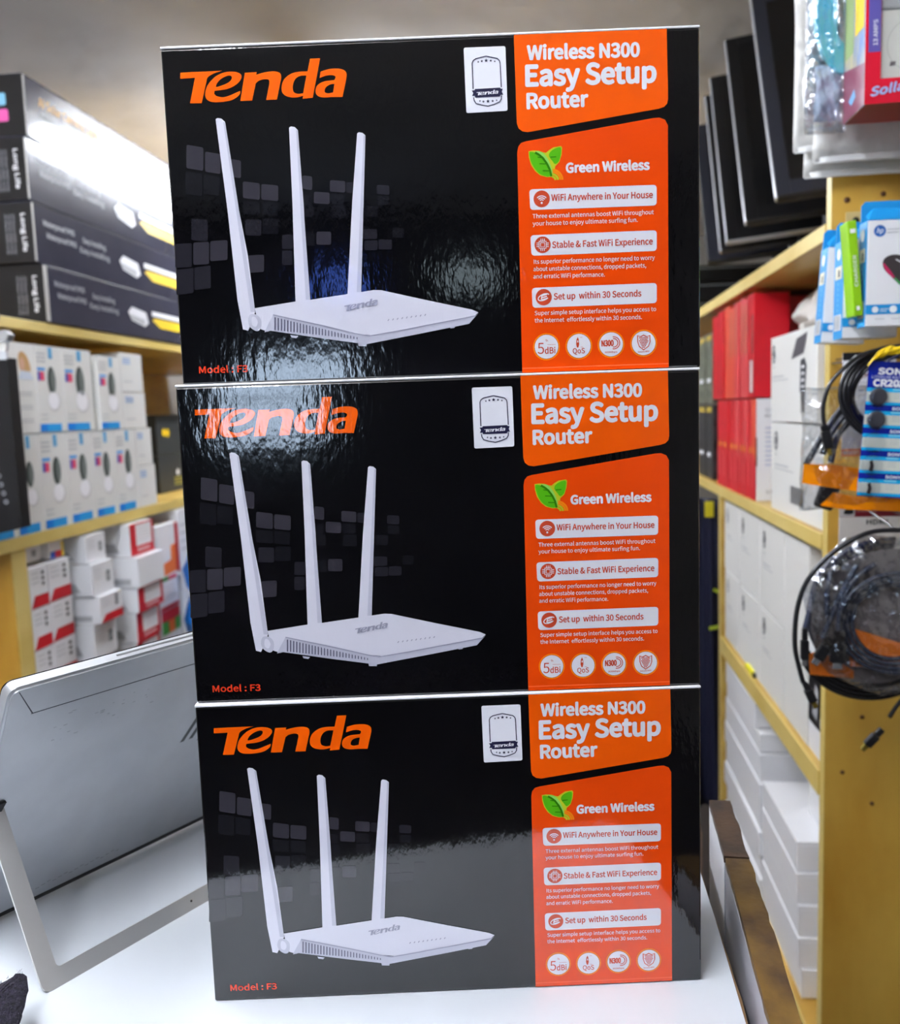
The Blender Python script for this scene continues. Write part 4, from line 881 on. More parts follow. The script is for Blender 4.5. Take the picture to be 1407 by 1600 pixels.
# dark set-top devices below the monitors
for k, (y0, y1, z0, h_) in enumerate(((2.62, 2.80, 1.4855, .05), (2.62, 2.80, 1.536, .05), (2.62, 2.80, 1.587, .045))):
    t = thing('black_recorder', 'flat black recorder, %s of three stacked behind the monitor bases' % ('lowest', 'middle', 'uppermost')[k], 'recorder', (.56, (y0 + y1) / 2, z0), .08, 'black recorders behind the monitors')
    boxo('case', (-.2, -.09, 0), (.2, .09, h_ - .002), mat('recorder_black', (16, 17, 19), .4), t, .002); boxo('front_strip', (-.198, -.0915, h_ - .012), (.198, -.0902, h_ - .008), mat('strip_grey', (120, 124, 128), .3), t)

# ------------------------------------------------------------------ navy coat beyond the shelving
t = thing('navy_coat', 'dark navy fabric hanging in the aisle beyond the router boxes', 'coat', (.30, 2.20, .25))
bm = bmesh.new(); n = 60; mrows = 24; G = []
for s in (0, 1):
    g = []
    for j in range(mrows + 1):
        v = j / mrows; row = []
        for i in range(n + 1):
            u = i / n; x = -.19 + .29 * u; yy = .018 * math.sin(u * 24 + 1.5 * math.sin(v * 3)) * (1.1 - .5 * v) + .006 * math.sin(u * 61)
            row.append(bm.verts.new((x * (1 - .12 * v), yy + s * .012, v * .775)))
        g.append(row)
    G.append(g)
for s in (0, 1):
    for j in range(mrows):
        for i in range(n):
            q = (G[s][j][i], G[s][j][i + 1], G[s][j + 1][i + 1], G[s][j + 1][i]); f = bm.faces.new(q if s == 0 else q[::-1]); f.smooth = True
for j in range(mrows):
    for i in (0, n): bm.faces.new((G[0][j][i], G[0][j + 1][i], G[1][j + 1][i], G[1][j][i]))
for i in range(n):
    for j in (0, mrows): bm.faces.new((G[0][j][i], G[0][j][i + 1], G[1][j][i + 1], G[1][j][i]))
bmesh.ops.recalc_face_normals(bm, faces=bm.faces[:])
finish('fabric_panel', bm, mat('navy_fabric', (16, 20, 50), .8, bump=(300, .3, .001)), t)
bm = bmesh.new(); bx(bm, (.050, -.035, .735), (.070, -.028, .772), .001); finish('yellow_tag', bm, mat('tag_yellow', (214, 200, 30), .5), t)
bm = bmesh.new(); tube(bm, [(.07, -.03, .56), (.085, -.034, .555), (.10, -.03, .562)], .004, 6); finish('lime_cord', bm, mat('lime_cord', (170, 190, 30), .5), t)
bm = bmesh.new(); tube(bm, [(.06, -.03, .465), (.08, -.034, .47), (.095, -.03, .482)], .005, 6); finish('lime_cord', bm, mat('lime_cord', (170, 190, 30), .5), t)
t, F, _d = carton('brown_box', 'brown cardboard box on the floor beyond the desk', 'box', .11, 2.10, 2.30, .001, .235, .22, mat('brown_cardboard', (128, 100, 84), .7), side=-1)
boxo('tape_strip', (-.03, -.1012, .1), (.03, -.1005, .230), mat('brown_tape', (150, 112, 70), .3), t)

# ------------------------------------------------------------------ hanging accessories on the end panel
YP = 1.262
def peg(y, x, z, parent):
    bm = bmesh.new(); tube(bm, [(x, YP - parent.location.y, z), (x, y, z), (x, y - .012, z + .008)], .0015, 6, 0, 4)
    return finish('wire_hook', bm, mat('hook_steel', (150, 154, 160), .25, metal=.9), parent)
def film(name, rgb, base, rough=.07, bump=(40, 1.0, .012)):
    m = mat(name, rgb, rough, bump=bump); nt = m.node_tree; b = nt.nodes['Principled BSDF']; out = nt.nodes['Material Output']
    gl = nt.nodes.new('ShaderNodeBsdfGlossy'); gl.inputs['Color'].default_value = lin(rgb); gl.inputs['Roughness'].default_value = rough
    tr = nt.nodes.new('ShaderNodeBsdfTransparent'); tr.inputs['Color'].default_value = (.93, .94, .95, 1)
    fr_ = nt.nodes.new('ShaderNodeFresnel'); fr_.inputs['IOR'].default_value = 1.5
    ad = nt.nodes.new('ShaderNodeMath'); ad.operation = 'ADD'; ad.use_clamp = True; ad.inputs[1].default_value = base
    mx = nt.nodes.new('ShaderNodeMixShader')
    src = b.inputs['Normal'].links[0].from_socket
    nt.links.new(src, gl.inputs['Normal']); nt.links.new(src, fr_.inputs['Normal'])
    mn = nt.nodes.new('ShaderNodeMath'); mn.operation = 'MINIMUM'; mn.inputs[1].default_value = .4
    nt.links.new(fr_.outputs[0], ad.inputs[0]); nt.links.new(ad.outputs[0], mn.inputs[0]); nt.links.new(mn.outputs[0], mx.inputs[0]); nt.links.new(tr.outputs[0], mx.inputs[1]); nt.links.new(gl.outputs[0], mx.inputs[2]); nt.links.new(mx.outputs[0], out.inputs['Surface'])
    return m
clear = film('clear_plastic_film', (240, 243, 247), .13); milky = mat('milky_plastic', (214, 216, 216), .25, 1.45, alpha=.9, bump=(28, .9, .01))
white_film = mat('white_poly_film', (204, 203, 198), .3, bump=(24, .9, .012))
def pouch(name, parent, x0, x1, z0, z1, y, th, m, seed=1, wob=.004, n=18, sides=None):
    """a soft pouch: two wrinkled sheets closed at the rim"""
    rnd = random.Random(seed); ph = [rnd.uniform(0, 6) for _ in range(6)]
    bm = bmesh.new(); G = []
    for s in (-1, 1):
        g = []
        for j in range(n + 1):
            row = []
            for i in range(n + 1):
                u, v = i / n, j / n; e = (1 - (2 * u - 1) ** 4) * (1 - (2 * v - 1) ** 4)
                w_ = wob * (math.sin(7 * u + ph[0] + 3 * v) + .7 * math.sin(13 * v + ph[1] - 5 * u) + .5 * math.sin(23 * u + 17 * v + ph[2]))
                row.append(bm.verts.new((x0 + (x1 - x0) * u + .4 * w_ * math.sin(9 * v + ph[3]), y + s * (th * ((0 if m is clear else .15) + .85 * e) / 2) + w_ * .6 * e, z0 + (z1 - z0) * v + .4 * w_ * math.sin(8 * u + ph[4]))))
            g.append(row)
        G.append(g)
    for s in (0, 1):
        for j in range(n):
            for i in range(n):
                q = (G[s][j][i], G[s][j][i + 1], G[s][j + 1][i + 1], G[s][j + 1][i]); f = bm.faces.new(q if s == 0 else q[::-1]); f.smooth = True
    if m is clear: bmesh.ops.remove_doubles(bm, verts=bm.verts[:], dist=1e-6); return finish(name, bm, m, parent)
    for j in range(n):
        bm.faces.new((G[0][j][0], G[0][j + 1][0], G[1][j + 1][0], G[1][j][0])); bm.faces.new((G[0][j][n], G[1][j][n], G[1][j + 1][n], G[0][j + 1][n]))
    for i in range(n):
        bm.faces.new((G[0][0][i], G[1][0][i], G[1][0][i + 1], G[0][0][i + 1])); bm.faces.new((G[0][n][i], G[0][n][i + 1], G[1][n][i + 1], G[1][n][i]))
    return finish(name, bm, m, parent)
# white poly mailers behind
for k, (x0_, x1_, z0_, y_) in enumerate(((.309, .44, 1.565, 1.228), (.325, .50, 1.536, 1.240), (.330, .50, 1.548, 1.216))):
    t = thing('plastic_mailer', 'white plastic mailer bag, %s' % ('reaching farthest over the monitors beside the plywood panel', 'hanging lowest of the bundle on the plywood panel', 'frontmost of the bundle on the plywood panel')[k], 'bag', (0, 0, 0), 0, 'white mailer bags on the panel')
    pouch('bag_sheet', t, x0_, x1_, z0_, 1.86, y_, .008, white_film, 31 + k, .0022)
    pouch('bag_seam', t, x0_ + .001, x1_, z0_ - .001, z0_ + .008, y_, .004, mat('seam_white', (236, 236, 234), .3), 3, .0008, 8)
    t.location = (x0_, y_, z0_); 
    for c in t.children: c.location = (-x0_, -y_, -z0_)
# clear bag with cyan pouch
def rebase(t, loc):
    t.location = loc
    for c in t.children: c.location = (-loc[0], -loc[1], -loc[2])
t = thing('clear_bag', 'clear plastic bag with a turquoise item, left of the red socket carton', 'bag', (0, 0, 0))
bm = bmesh.new(); slab(bm, [(.321, 1.176, 1.86), (.320, 1.176, 1.69), (.328, 1.176, 1.665), (.345, 1.176, 1.642), (.353, 1.176, 1.640), (.354, 1.176, 1.672), (.345, 1.176, 1.685), (.343, 1.176, 1.86)], (0, 1, 0), .008)
finish('turquoise_item', bm, mat('turquoise_plastic', (72, 188, 216), .3, bump=(30, .3, .004)), t)
pouch('blue_tint_lining', t, .322, .352, 1.588, 1.652, 1.184, .006, mat('pale_blue_film', (178, 194, 214), .3, bump=(50, 1, .01)), 9, .003)
pouch('grey_lining', t, .312, .352, 1.60, 1.86, 1.192, .006, mat('silver_film', (196, 198, 200), .22, metal=.2, bump=(60, 1, .01)), 10, .003)
pouch('bag_film', t, .309, .356, 1.572, 1.86, 1.176, .026, clear, 12, .003, 26)
rebase(t, (.33, 1.176, 1.572))
# red socket carton
t = thing('socket_carton', 'red carton with a window showing a white wall socket', 'box', (.353, 1.10, 1.580))
W_c, H_c, D_c = .12, .24, .075
bm = bmesh.new()
wn = (.0165, .0265, .12, .20)
for lo, hi in (((0, 0, 0), (wn[0], .0015, H_c)), ((wn[0], 0, 0), (W_c, .0015, wn[1])), ((wn[0], 0, .20), (W_c, .0015, H_c))): bx(bm, lo, hi)
finish('window_front', bm, mat('carton_red_gloss', (222, 22, 52), .25, 1.6), t)
boxo('carton_body', (0, .0016, 0), (.0015, D_c, H_c), mat('comic_side', (206, 190, 120), .4, rgb2=(96, 130, 190), vscale=34, stretch=(1, 1, .6)), t)
boxo('carton_back', (0.0015, D_c - .0015, 0), (W_c, D_c, H_c), red_c, t); boxo('carton_foot', (0.0016, .0016, 0), (W_c, D_c - .0016, .0015), mat('foot_dark_red', (150, 30, 40), .5), t)
p = Print(((0, D_c, 0), (0, -1, 0), (0, 0, 1), (-1, 0, 0)), .0004, .0002)
p.poly([(.0, 0), (D_c, 0), (D_c, .045), (0, .06)], mat('side_maroon', (132, 62, 84), .3), 0); p.rect(.040, .085, .07, .125, ycol, 0); p.rect(.045, .13, .075, .2, mat('side_cyanish', (90, 140, 210), .4), 0); p.poly([(.02, .02), (.04, .028), (.045, .018), (.03, .012)], mat('side_sky', (120, 180, 225), .4), 1)
p.rect(.005, .07, .035, .15, mat('side_green', (150, 170, 110), .4), 0); p.build('side_print', t)
p = Print(((0, 0, 0), (1, 0, 0), (0, 0, 1), (0, -1, 0)), .0004, .0002)
p.poly([(.003, .055), (.0160, .055), (.0160, .12), (.003, .12)], mat('side_violet', (98, 90, 170), .3), 0)
old = p.u, p.v, p.o
p.o = p.o + p.u * .0125 + p.v * .062; p.u, p.v = Vector((0, 0, 1)), Vector((-1, 0, 0)); p.text('13 AMPS', (0, 0), (.027, 0), .0044, wcol, 1, .01); p.u, p.v, p.o = old
p.text('Sollatek', (.006, .008), (.065, .016), .009, mat('script_blue', (170, 190, 240), .3), 1, .022, .35)
p.build('front_print', t)
boxo('socket_plate', (wn[0] - .002, .004, wn[1] - .004), (W_c - .003, .016, .10), mat('socket_ivory', (222, 220, 208), .35), t, .002)
p = Print(((0, .004, 0), (1, 0, 0), (0, 0, 1), (0, -1, 0)), .0003, .0002); p.disc((.052, .062), .028, mat('socket_line', (172, 170, 160), .4), 0, r2=.0274, k=48)
p.poly([(.027, .040), (.033, .0405), (.034, .045), (.028, .045)], mat('socket_slot', (90, 70, 66), .5), 0); p.build('socket_face', t)
boxo('grey_insert', (wn[0] - .002, .004, .102), (W_c - .003, .02, .20), mat('insert_silver', (186, 188, 186), .25, metal=.3, bump=(30, .6, .006)), t, .002)
boxo('window_film', (wn[0], .0016, wn[1]), (W_c, .0019, .20), mat('window_film', (235, 240, 245), .06, 1.45, alpha=.10), t)
peg(.03, .06, .26, t)

# blue and white mouse cartons
hpb = mat('carton_blue', (22, 146, 214), .38); 
def mouse_carton(label, x, y, z, tilt, W_c, H_c, D_c, wide):
    t = thing('mouse_carton', label, 'box', (x, y, z), 0, 'blue and white mouse cartons on the panel')
    t.rotation_euler = (0, tilt, 0)
    boxo('carton_body', (0, 0, 0), (W_c, D_c, H_c), white_board, t, .0008)
    boxo('blue_side', (-.0006, .0004, 0), (0, D_c - .0004, H_c), hpb, t)
    bm = bmesh.new(); slab(bm, [(-.0002, D_c - .004, H_c), (-.0002, D_c - .004, H_c + .020), (.004, D_c - .004, H_c + .0245), (W_c, D_c - .004, H_c + .0245), (W_c, D_c - .004, H_c)], (0, 1, 0), .0014); finish('hanging_flap', bm, hpb, t)
    bm = bmesh.new(); slab(bm, [(.0, .0, H_c + .0004), (W_c, 0, H_c + .0004), (W_c, D_c - .005, H_c + .013), (.012, D_c - .005, H_c + .017), (.004, D_c - .006, H_c + .008)], (0, 0, 1), .0006); finish('top_flap', bm, hpb, t)
    p = Print(((0, 0, 0), (1, 0, 0), (0, 0, 1), (0, -1, 0)), .0004, .0002)
    p.rect(0, .013, W_c, .0235, hpb, 0); p.disc((.010, .018), .0035, white_print, 1); p.rect(.015, .018, .024, .0188, white_print, 1); p.rect(.015, .0158, .022, .0166, white_print, 1); p.disc((.029, .018), .004, white_print, 1)
    if wide:
        p.disc((.0125, H_c - .0115), .0062, mat('badge_blue', (40, 100, 180), .3), 1); p.text('hp', (.0092, H_c - .0138), (.0158, H_c - .0138), .0052, white_print, 2, .01, .2)
        p.rect(.020, H_c - .0105, .045, H_c - .0098, grey_print, 0); p.rect(.020, H_c - .014, .032, H_c - .0132, grey_print, 0)
        p.poly([(.0165, .068), (.0185, .073), (.0245, .0762), (.034, .076), (.045, .070), (.056, .058), (.060, .046), (.056, .036), (.046, .036), (.036, .043), (.026, .053), (.0185, .061)], mat('mouse_dark', (62, 56, 58), .35), 0, smooth=3)
        p.poly([(.0165, .067), (.018, .068), (.026, .058), (.030, .052), (.0275, .0515), (.020, .059)], mat('mouse_magenta', (190, 40, 90), .4), 1); p.poly([(.030, .052), (.037, .045), (.0415, .040), (.039, .040), (.029, .0505)], mat('mouse_green', (70, 170, 90), .4), 1)
        p.stroke([(.0300, .0715), (.036, .068), (.044, .058)], .0012, lgt, 2); p.rect(.010, .0075, .020, .0081, grey_print, 0); p.rect(.027, .0075, .038, .0081, grey_print, 0)
    p.build('front_print', t)
    p = Print(((0, D_c, 0), (0, -1, 0), (0, 0, 1), (-1, 0, 0)), .001, .0002)
    d = D_c
    p.disc((d * .5, H_c - .014), .006 * min(1, d / .022), white_print, 0, e=1.1, r2=None); p.rect(d * .15, H_c * .62, d * .85, H_c * .75, mat('cream_label', (222, 214, 186), .4), 0); p.rect(d * .5, H_c * .64, d * .68, H_c * .71, dark_print, 1)
    p.rect(d * .12, .010, d * .88, .028, white_print, 0)
    for k in range(6): p.rect(d * (.18 + .11 * k), .011, d * (.22 + .11 * k), .027, dark_print, 1)
    for k in range(6): p.disc((d * .5, H_c * .30 + k * .006), .0016, mat('pale_cyan', (120, 196, 232), .4), 0)
    p.build('side_print', t)
    peg(D_c - .03, min(.055, W_c * .6), H_c + .012, t)
    return t
mouse_carton('frontmost mouse carton with a dark mouse picture and round badge', .3445, 1.06, 1.332, .012, .10, .114, .026, True)
mouse_carton('middle mouse carton, partly behind the green packet', .3325, 1.10, 1.3225, .012, .06, .111, .034, False)
mouse_carton('hindmost, leaning mouse carton next to the shelf opening', .3215, 1.145, 1.3215, .07, .05, .112, .028, False)
t = thing('green_packet', 'slim lime green packet wedged between the mouse cartons', 'packet', (.3335, 1.062, 1.344)); t.rotation_euler = (0, -.085, 0)
boxo('packet_body', (0, 0, 0), (.0095, .028, .1035), mat('lime_packet', (140, 196, 16), .35), t, .0008)
p = Print(((0, 0, 0), (1, 0, 0), (0, 0, 1), (0, -1, 0)), .0004, .0002); p.rect(.002, .090, .0075, .0945, white_print, 0); p.rect(.003, .006, .0065, .0105, white_print, 0)
p.o = p.o + p.u * .0065 + p.v * .032; p.u, p.v = Vector((0, 0, 1)), Vector((-1, 0, 0)); p.text('CHARGER', (0, 0), (.034, 0), .0035, white_print, 0, .01); p.build('packet_print', t)
t2 = boxo('black_hanger_card', (0, 0, 0), (.03, .002, .02), mat('card_tan', (196, 176, 120), .5), None, .0004); t2.location = (.383, 1.2585, 1.474); tag(t2, 'small tan hanger card with a round hole above the mouse cartons', 'card')
bm = bmesh.new(); lathe(bm, [(.0042, 0), (.0042, .0006)], ((.012, -.0007, .009), (0, -1, 0)), 20); finish('round_hole', bm, blackp, t2)

# battery card
t = thing('battery_card', 'blue blister card of button cells hanging nearest the camera', 'battery card', (.329, 1.03, 1.147)); t.rotation_euler = (0, .075, 0)
cw, ch = .050, .1465
boxo('card_board', (0, 0, 0), (cw, .0008, ch), mat('card_navy', (10, 34, 150), .25), t)
cy_ = mat('card_cyan', (20, 176, 232), .25); cream = mat('card_cream', (214, 216, 206), .3)
p = Print(((0, 0, 0), (1, 0, 0), (0, 0, 1), (0, -1, 0)), .0002, .00012)
p.text('SONY', (.0105, ch - .0135), (.042, ch - .0135), .0062, wcol, 1, .03); p.text('LITHIUM BATTERY', (.004, ch - .0182), (.046, ch - .0182), .0030, mat('print_violet_white', (190, 196, 236), .3), 1, .01); p.text('CR2032', (.0065, ch - .0264), (.045, ch - .0264), .0068, wcol, 1, .03)
rowh = .0247; zt = ch - .0285
for k in range(5):
    z = zt - k * rowh; p.rect(0, z - .0181, cw, z, cy_, 0); p.rect(0, z - .0149, cw, z - .0042, cream, 1)
    p.text('SONY', (.028, z + .0015), (.044, z + .0015), .0030, wcol, 2, .02); p.rect(.027, z - .0022, .040, z - .0004, mat('card_pale_cyan', (130, 214, 236), .3), 1)
    for j in range(3): p.rect(.029, z - .0060 - .0024 * j, .038, z - .0054 - .0024 * j, grey_print, 2)
p.build('card_print', t)
cell = mat('cell_steel', (66, 66, 76), .4)
for k in range(2):
    c = (.0125, -.0002, zt - .0095 - k * rowh); bm = bmesh.new(); lathe(bm, [(.0092, 0), (.0092, .0018), (.0084, .0024), (.006, .0026), (.001, .0026)], (c, (0, -1, 0)), 32); finish('button_cell', bm, cell, t)
bl = film('blister_clear', (235, 238, 240), .03, .06, (30, .2, .002))
for k in range(5):
    c = (.0125, -.0001, zt - .0095 - k * rowh); bm = bmesh.new(); lathe(bm, [(.0112, 0), (.0108, .0028), (.0096, .0038), (.004, .0040), (.001, .0040)], (c, (0, -1, 0)), 28); finish('blister', bm, bl, t)
for k in (3, 4):
    bm = bmesh.new(); z = zt - .0095 - k * rowh; slab(bm, [(.009, -.003, z - .006), (.013, -.003, z - .007), (.014, -.003, z - .001), (.012, -.003, z + .006), (.009, -.003, z + .004), (.010, -.003, z)], (0, -1, 0), .0004); finish('torn_foil', bm, mat('foil_dark', (60, 52, 54), .2), t)
bm = bmesh.new(); rnd = random.Random(4)
G = []
for i in range(15):
    a = i / 14; cx_, cz_ = -.001 + .056 * a, ch - .002 + .014 * math.sin(a * PI) ** .6; row = []
    for j in range(8):
        q = j * 2 * PI / 8; R = .0055 * (.7 + .6 * rnd.random()); row.append(bm.verts.new((cx_ + R * .5 * math.cos(q + .5 * a), -.005 + R * .7 * math.sin(q), cz_ + R * math.cos(q))))
    G.append(row)
for i in range(14):
    for j in range(8): bm.faces.new((G[i][j], G[i][(j + 1) % 8], G[i + 1][(j + 1) % 8], G[i + 1][j]))
bm.faces.new(G[0][::-1]); bm.faces.new(G[-1])
finish('yellow_wrap', bm, mat('yellow_film', (226, 190, 20), .15, 1.5, bump=(80, .8, .004)), t)
bm = bmesh.new(); tube(bm, [(.016, -.008, ch + .0005), (.03, -.010, ch + .008), (.055, -.010, ch + .016)], .0016, 7); tube(bm, [(.055, -.01, ch + .016), (.06, .12, ch + .018), (.06, .232, ch + .018)], .0016, 7, 0, 4); finish('wire_hook', bm, mat('hook_dark', (60, 62, 84), .25, metal=.6), t)

# HDMI cable in a bag, with orange band
cbl = mat('cable_black', (26, 27, 31), .32); gold = mat('connector_gold', (214, 190, 90), .25, metal=.9)
t = thing('bagged_cable', 'coiled black cable with a gold plug in a clear bag behind the battery card', 'cable', (0, 0, 0))
bm = bmesh.new()
for k in range(5):
    r_ = .062 - .0035 * k; cx, cz = .384 + .0008 * k, 1.257; P_ = [(cx + r_ * math.cos(a) * .98, 1.075 + .003 * math.sin(3 * a + k) + .0016 * k, cz + r_ * .86 * math.sin(a)) for a in [q * 2 * PI / 24 for q in range(25)]]
    tube(bm, P_, .0023, 8, 0, 2)
w = finish('cable_coil', bm, cbl, t)
bm = bmesh.new(); tube(bm, [(.372, 1.072, 1.309), (.345, 1.066, 1.302), (.326, 1.06, 1.290), (.309, 1.06, 1.272), (.302, 1.06, 1.252), (.301, 1.06, 1.236), (.303, 1.06, 1.222)], .0023, 8); finish('cable_end', bm, cbl, t)
bm = bmesh.new(); Mx = Matrix.Translation((.3045, 1.06, 1.212)) @ Matrix.Rotation(-.22, 4, 'Y')
tmp = bmesh.new(); bx(tmp, (-.0048, -.0035, -.014), (.0048, .0035, .006), .0012); bx(tmp, (-.0036, -.003, .006), (.0036, .003, .013), .001); merge(bm, tmp, 0, Mx); finish('plug_housing', bm, cbl, t)
bm = bmesh.new(); tmp = bmesh.new(); bx(tmp, (-.0022, -.0014, -.0215), (.0022, .0014, -.014), .0003); merge(bm, tmp, 0, Mx); finish('gold_plug', bm, gold, t)
bm = bmesh.new()
for a in ([(.330, 1.085, 1.245), (.316, 1.086, 1.225), (.304, 1.086, 1.205), (.296, 1.086, 1.190), (.290, 1.088, 1.178)], [(.335, 1.084, 1.24), (.318, 1.085, 1.215), (.308, 1.085, 1.19)], [(.345, 1.088, 1.235), (.325, 1.088, 1.21), (.318, 1.088, 1.18)]): tube(bm, a, .0038, 8)
finish('inner_cable', bm, mat('cable_grey_black', (54, 56, 64), .3), t)
bm = bmesh.new(); Mx = Matrix.Translation((.314, 1.089, 1.14)) @ Matrix.Rotation(.35, 4, 'Y'); tmp = bmesh.new(); bx(tmp, (-.011, -.005, -.014), (.011, .005, .02), .003); merge(bm, tmp, 0, Mx); finish('second_plug', bm, cbl, t)
orange_film = mat('orange_film', (255, 150, 6), .18, 1.5, alpha=.96, bump=(50, .8, .006))
bm = bmesh.new(); slab(bm, [(.284, 1.080, 1.158), (.286, 1.080, 1.180), (.315, 1.078, 1.179), (.345, 1.077, 1.174), (.40, 1.077, 1.172), (.40, 1.078, 1.138), (.35, 1.079, 1.146), (.31, 1.080, 1.153)], (0, -1, 0), .0008); finish('orange_band', bm, orange_film, t)
bm = bmesh.new(); slab(bm, [(.306, 1.083, 1.131), (.320, 1.083, 1.146), (.345, 1.083, 1.141), (.40, 1.083, 1.136), (.40, 1.083, 1.122), (.33, 1.084, 1.126)], (0, -1, 0), .0008); finish('orange_band', bm, orange_film, t)
pouch('bag_film', t, .284, .42, 1.126, 1.268, 1.086, .022, clear, 41, .003, 26)
bm = bmesh.new(); tube(bm, [(.375, 1.09, 1.262), (.375, 1.2, 1.30), (.375, YP, 1.305)], .0015, 6); finish('wire_hook', bm, mat('hook_steel', (150, 154, 160)), t)
rebase(t, (.35, 1.08, 1.13))
t = thing('white_card', 'white packaging card with an orange foot behind the coiled cable', 'card', (.339, 1.118, 1.185))
boxo('card_board', (0, 0, 0), (.06, .001, .122), white_board, t); p = Print(((0, 0, 0), (1, 0, 0), (0, 0, 1), (0, -1, 0)), .0002, .0001)
p.rect(0, 0, .06, .009, mat('card_orange_foot', (238, 130, 40), .4), 0); p.text('BOOST', (.002, .0025), (.020, .0025), .004, white_print, 1, .01); p.text('BOCK', (.006, .092), (.03, .092), .006, mat('text_brown', (120, 70, 56), .4), 0, .01)
for k in range(4): p.rect(.006, .086 - .003 * k, .032, .0868 - .003 * k, grey_print, 0)
p.rect(0, .113, .035, .122, black_print, 0); p.poly([(.008, .113), (.014, .119), (.02, .118), (.026, .113)], lgt, 1); p.build('card_print', t); peg(.05, .03, .115, t)
# dark red leaflet
t = thing('red_leaflet', 'dark red leaflet with a small mouse photo under the orange-banded bag', 'leaflet', (.367, 1.215, 1.04))
boxo('leaflet_sheet', (0, 0, 0), (.12, .002, .085), mat('leaflet_cream', (222, 218, 212), .4), t); p = Print(((0, 0, 0), (1, 0, 0), (0, 0, 1), (0, -1, 0)), .0002, .0001)
p.rect(.0, .060, .12, .085, mat('leaflet_red', (112, 14, 28), .35), 0); p.rect(.0005, .0605, .019, .080, mat('leaflet_photo', (196, 192, 190), .4), 1); p.poly([(.005, .064), (.009, .072), (.016, .071), (.017, .064)], black_print, 2, smooth=2)
p.text('The offerever', (.022, .076), (.043, .076), .002, mat('leaflet_text', (196, 150, 150), .4), 1, .005); p.rect(.022, .070, .05, .0706, mat('leaflet_text', (196, 150, 150)), 1); p.rect(.022, .067, .046, .0676, mat('leaflet_text', (196, 150, 150)), 1)
p.text('HDMI', (.034, .050), (.06, .050), .006, black_print, 1, .015); p.build('leaflet_print', t); peg(.03, .06, .078, t)

# round bundle of bagged cables
t = thing('cable_bundle', 'round bundle of black cables in clear bags on the plywood panel', 'cable', (0, 0, 0))
cc = (.393, .990)
bm = bmesh.new()
for k in range(4):
    r_ = .064 - .0055 * k; P_ = [(cc[0] + r_ * math.cos(a), 1.085 + .002 * math.sin(2 * a + k) + .002 * k, cc[1] + r_ * .93 * math.sin(a)) for a in [q * 2 * PI / 28 for q in range(29)]]
    tube(bm, P_, .0026, 8, 0, 2)
finish('cable_coil', bm, mat('cable_blue_black', (66, 72, 90), .25), t)
bm = bmesh.new()
for k in range(5):
    r_ = .098 - .0045 * k; P_ = [(cc[0] + .006 + r_ * math.cos(a), 1.11 + .002 * k, cc[1] + .006 + r_ * .92 * math.sin(a)) for a in [PI * .50 + q * PI * 1.02 / 20 for q in range(21)]]
    tube(bm, P_, .003, 8, 0, 2)
finish('outer_coil', bm, mat('cable_grey_black', (54, 56, 64)), t)
bm = bmesh.new()
for k in range(4):
    P_ = [(cc[0] - .02 + .085 * math.cos(a), 1.10 + .003 * k, cc[1] - .002 - .006 * k + .078 * math.sin(a)) for a in [PI * 1.15 + q * PI * .6 / 14 for q in range(15)]]
    tube(bm, P_, .0032, 8, 0, 2)
finish('lower_coil', bm, cbl, t)
def plug(parts_t, x, y, z, rot, w_, h_, tip, names=('plug_housing', 'plug_tip')):
    Mx = Matrix.Translation((x, y, z)) @ Matrix.Rotation(rot, 4, 'Y')
    bm = bmesh.new(); tmp = bmesh.new(); bx(tmp, (-w_ / 2, -.004, 0), (w_ / 2, .004, h_), .0014); bx(tmp, (-w_ * .32, -.003, h_), (w_ * .32, .003, h_ * 1.6), .001)
    for k in range(3): bx(tmp, (-w_ * .36, -.0034, h_ * (1.08 + .16 * k)), (w_ * .36, .0034, h_ * (1.15 + .16 * k)), .0004)
    merge(bm, tmp, 0, Mx); finish(names[0], bm, cbl, parts_t)
    bm = bmesh.new(); tmp = bmesh.new(); bx(tmp, (-w_ * .3, -.0022, -.008), (w_ * .3, .0022, 0), .0004); merge(bm, tmp, 0, Mx); finish(names[1], bm, tip, parts_t)
silver_tip = mat('connector_silver', (196, 198, 204), .25, metal=.8)
plug(t, .327, 1.082, .944, .05, .018, .024, silver_tip); plug(t, .305, 1.084, .948, .55, .013, .018, silver_tip); plug(t, .291, 1.088, .946, .0, .009, .024, silver_tip)
bm = bmesh.new()
for a in ([(.328, 1.084, .98), (.331, 1.086, 1.01), (.345, 1.088, 1.04), (.37, 1.09, 1.06)], [(.311, 1.086, .972), (.322, 1.088, 1.0), (.334, 1.088, 1.03), (.35, 1.09, 1.06)], [(.291, 1.09, .98), (.298, 1.09, 1.01), (.305, 1.092, 1.04), (.325, 1.094, 1.07)], [(.316, 1.088, 1.0), (.318, 1.09, 1.04), (.33, 1.09, 1.07), (.36, 1.09, 1.085)]): tube(bm, a, .0034, 8)
finish('plug_leads', bm, mat('cable_blue_black', (66, 72, 90)), t)
bm = bmesh.new(); slab(bm, [(.345, 1.092, .936), (.34, 1.092, .985), (.40, 1.092, .965), (.46, 1.092, .965), (.46, 1.092, .936)], (0, 1, 0), .0008); slab(bm, [(.36, 1.103, 1.02), (.39, 1.103, 1.03), (.42, 1.103, 1.025), (.41, 1.103, 1.008), (.37, 1.103, 1.01)], (0, 1, 0), .0008); slab(bm, [(.30, 1.096, .925), (.298, 1.096, .95), (.31, 1.096, .955), (.35, 1.096, .93), (.35, 1.096, .92)], (0, 1, 0), .0008)
o_ = finish('orange_label', bm, mat('orange_label', (246, 130, 30), .4), t); o_['kind'] = 'stuff'
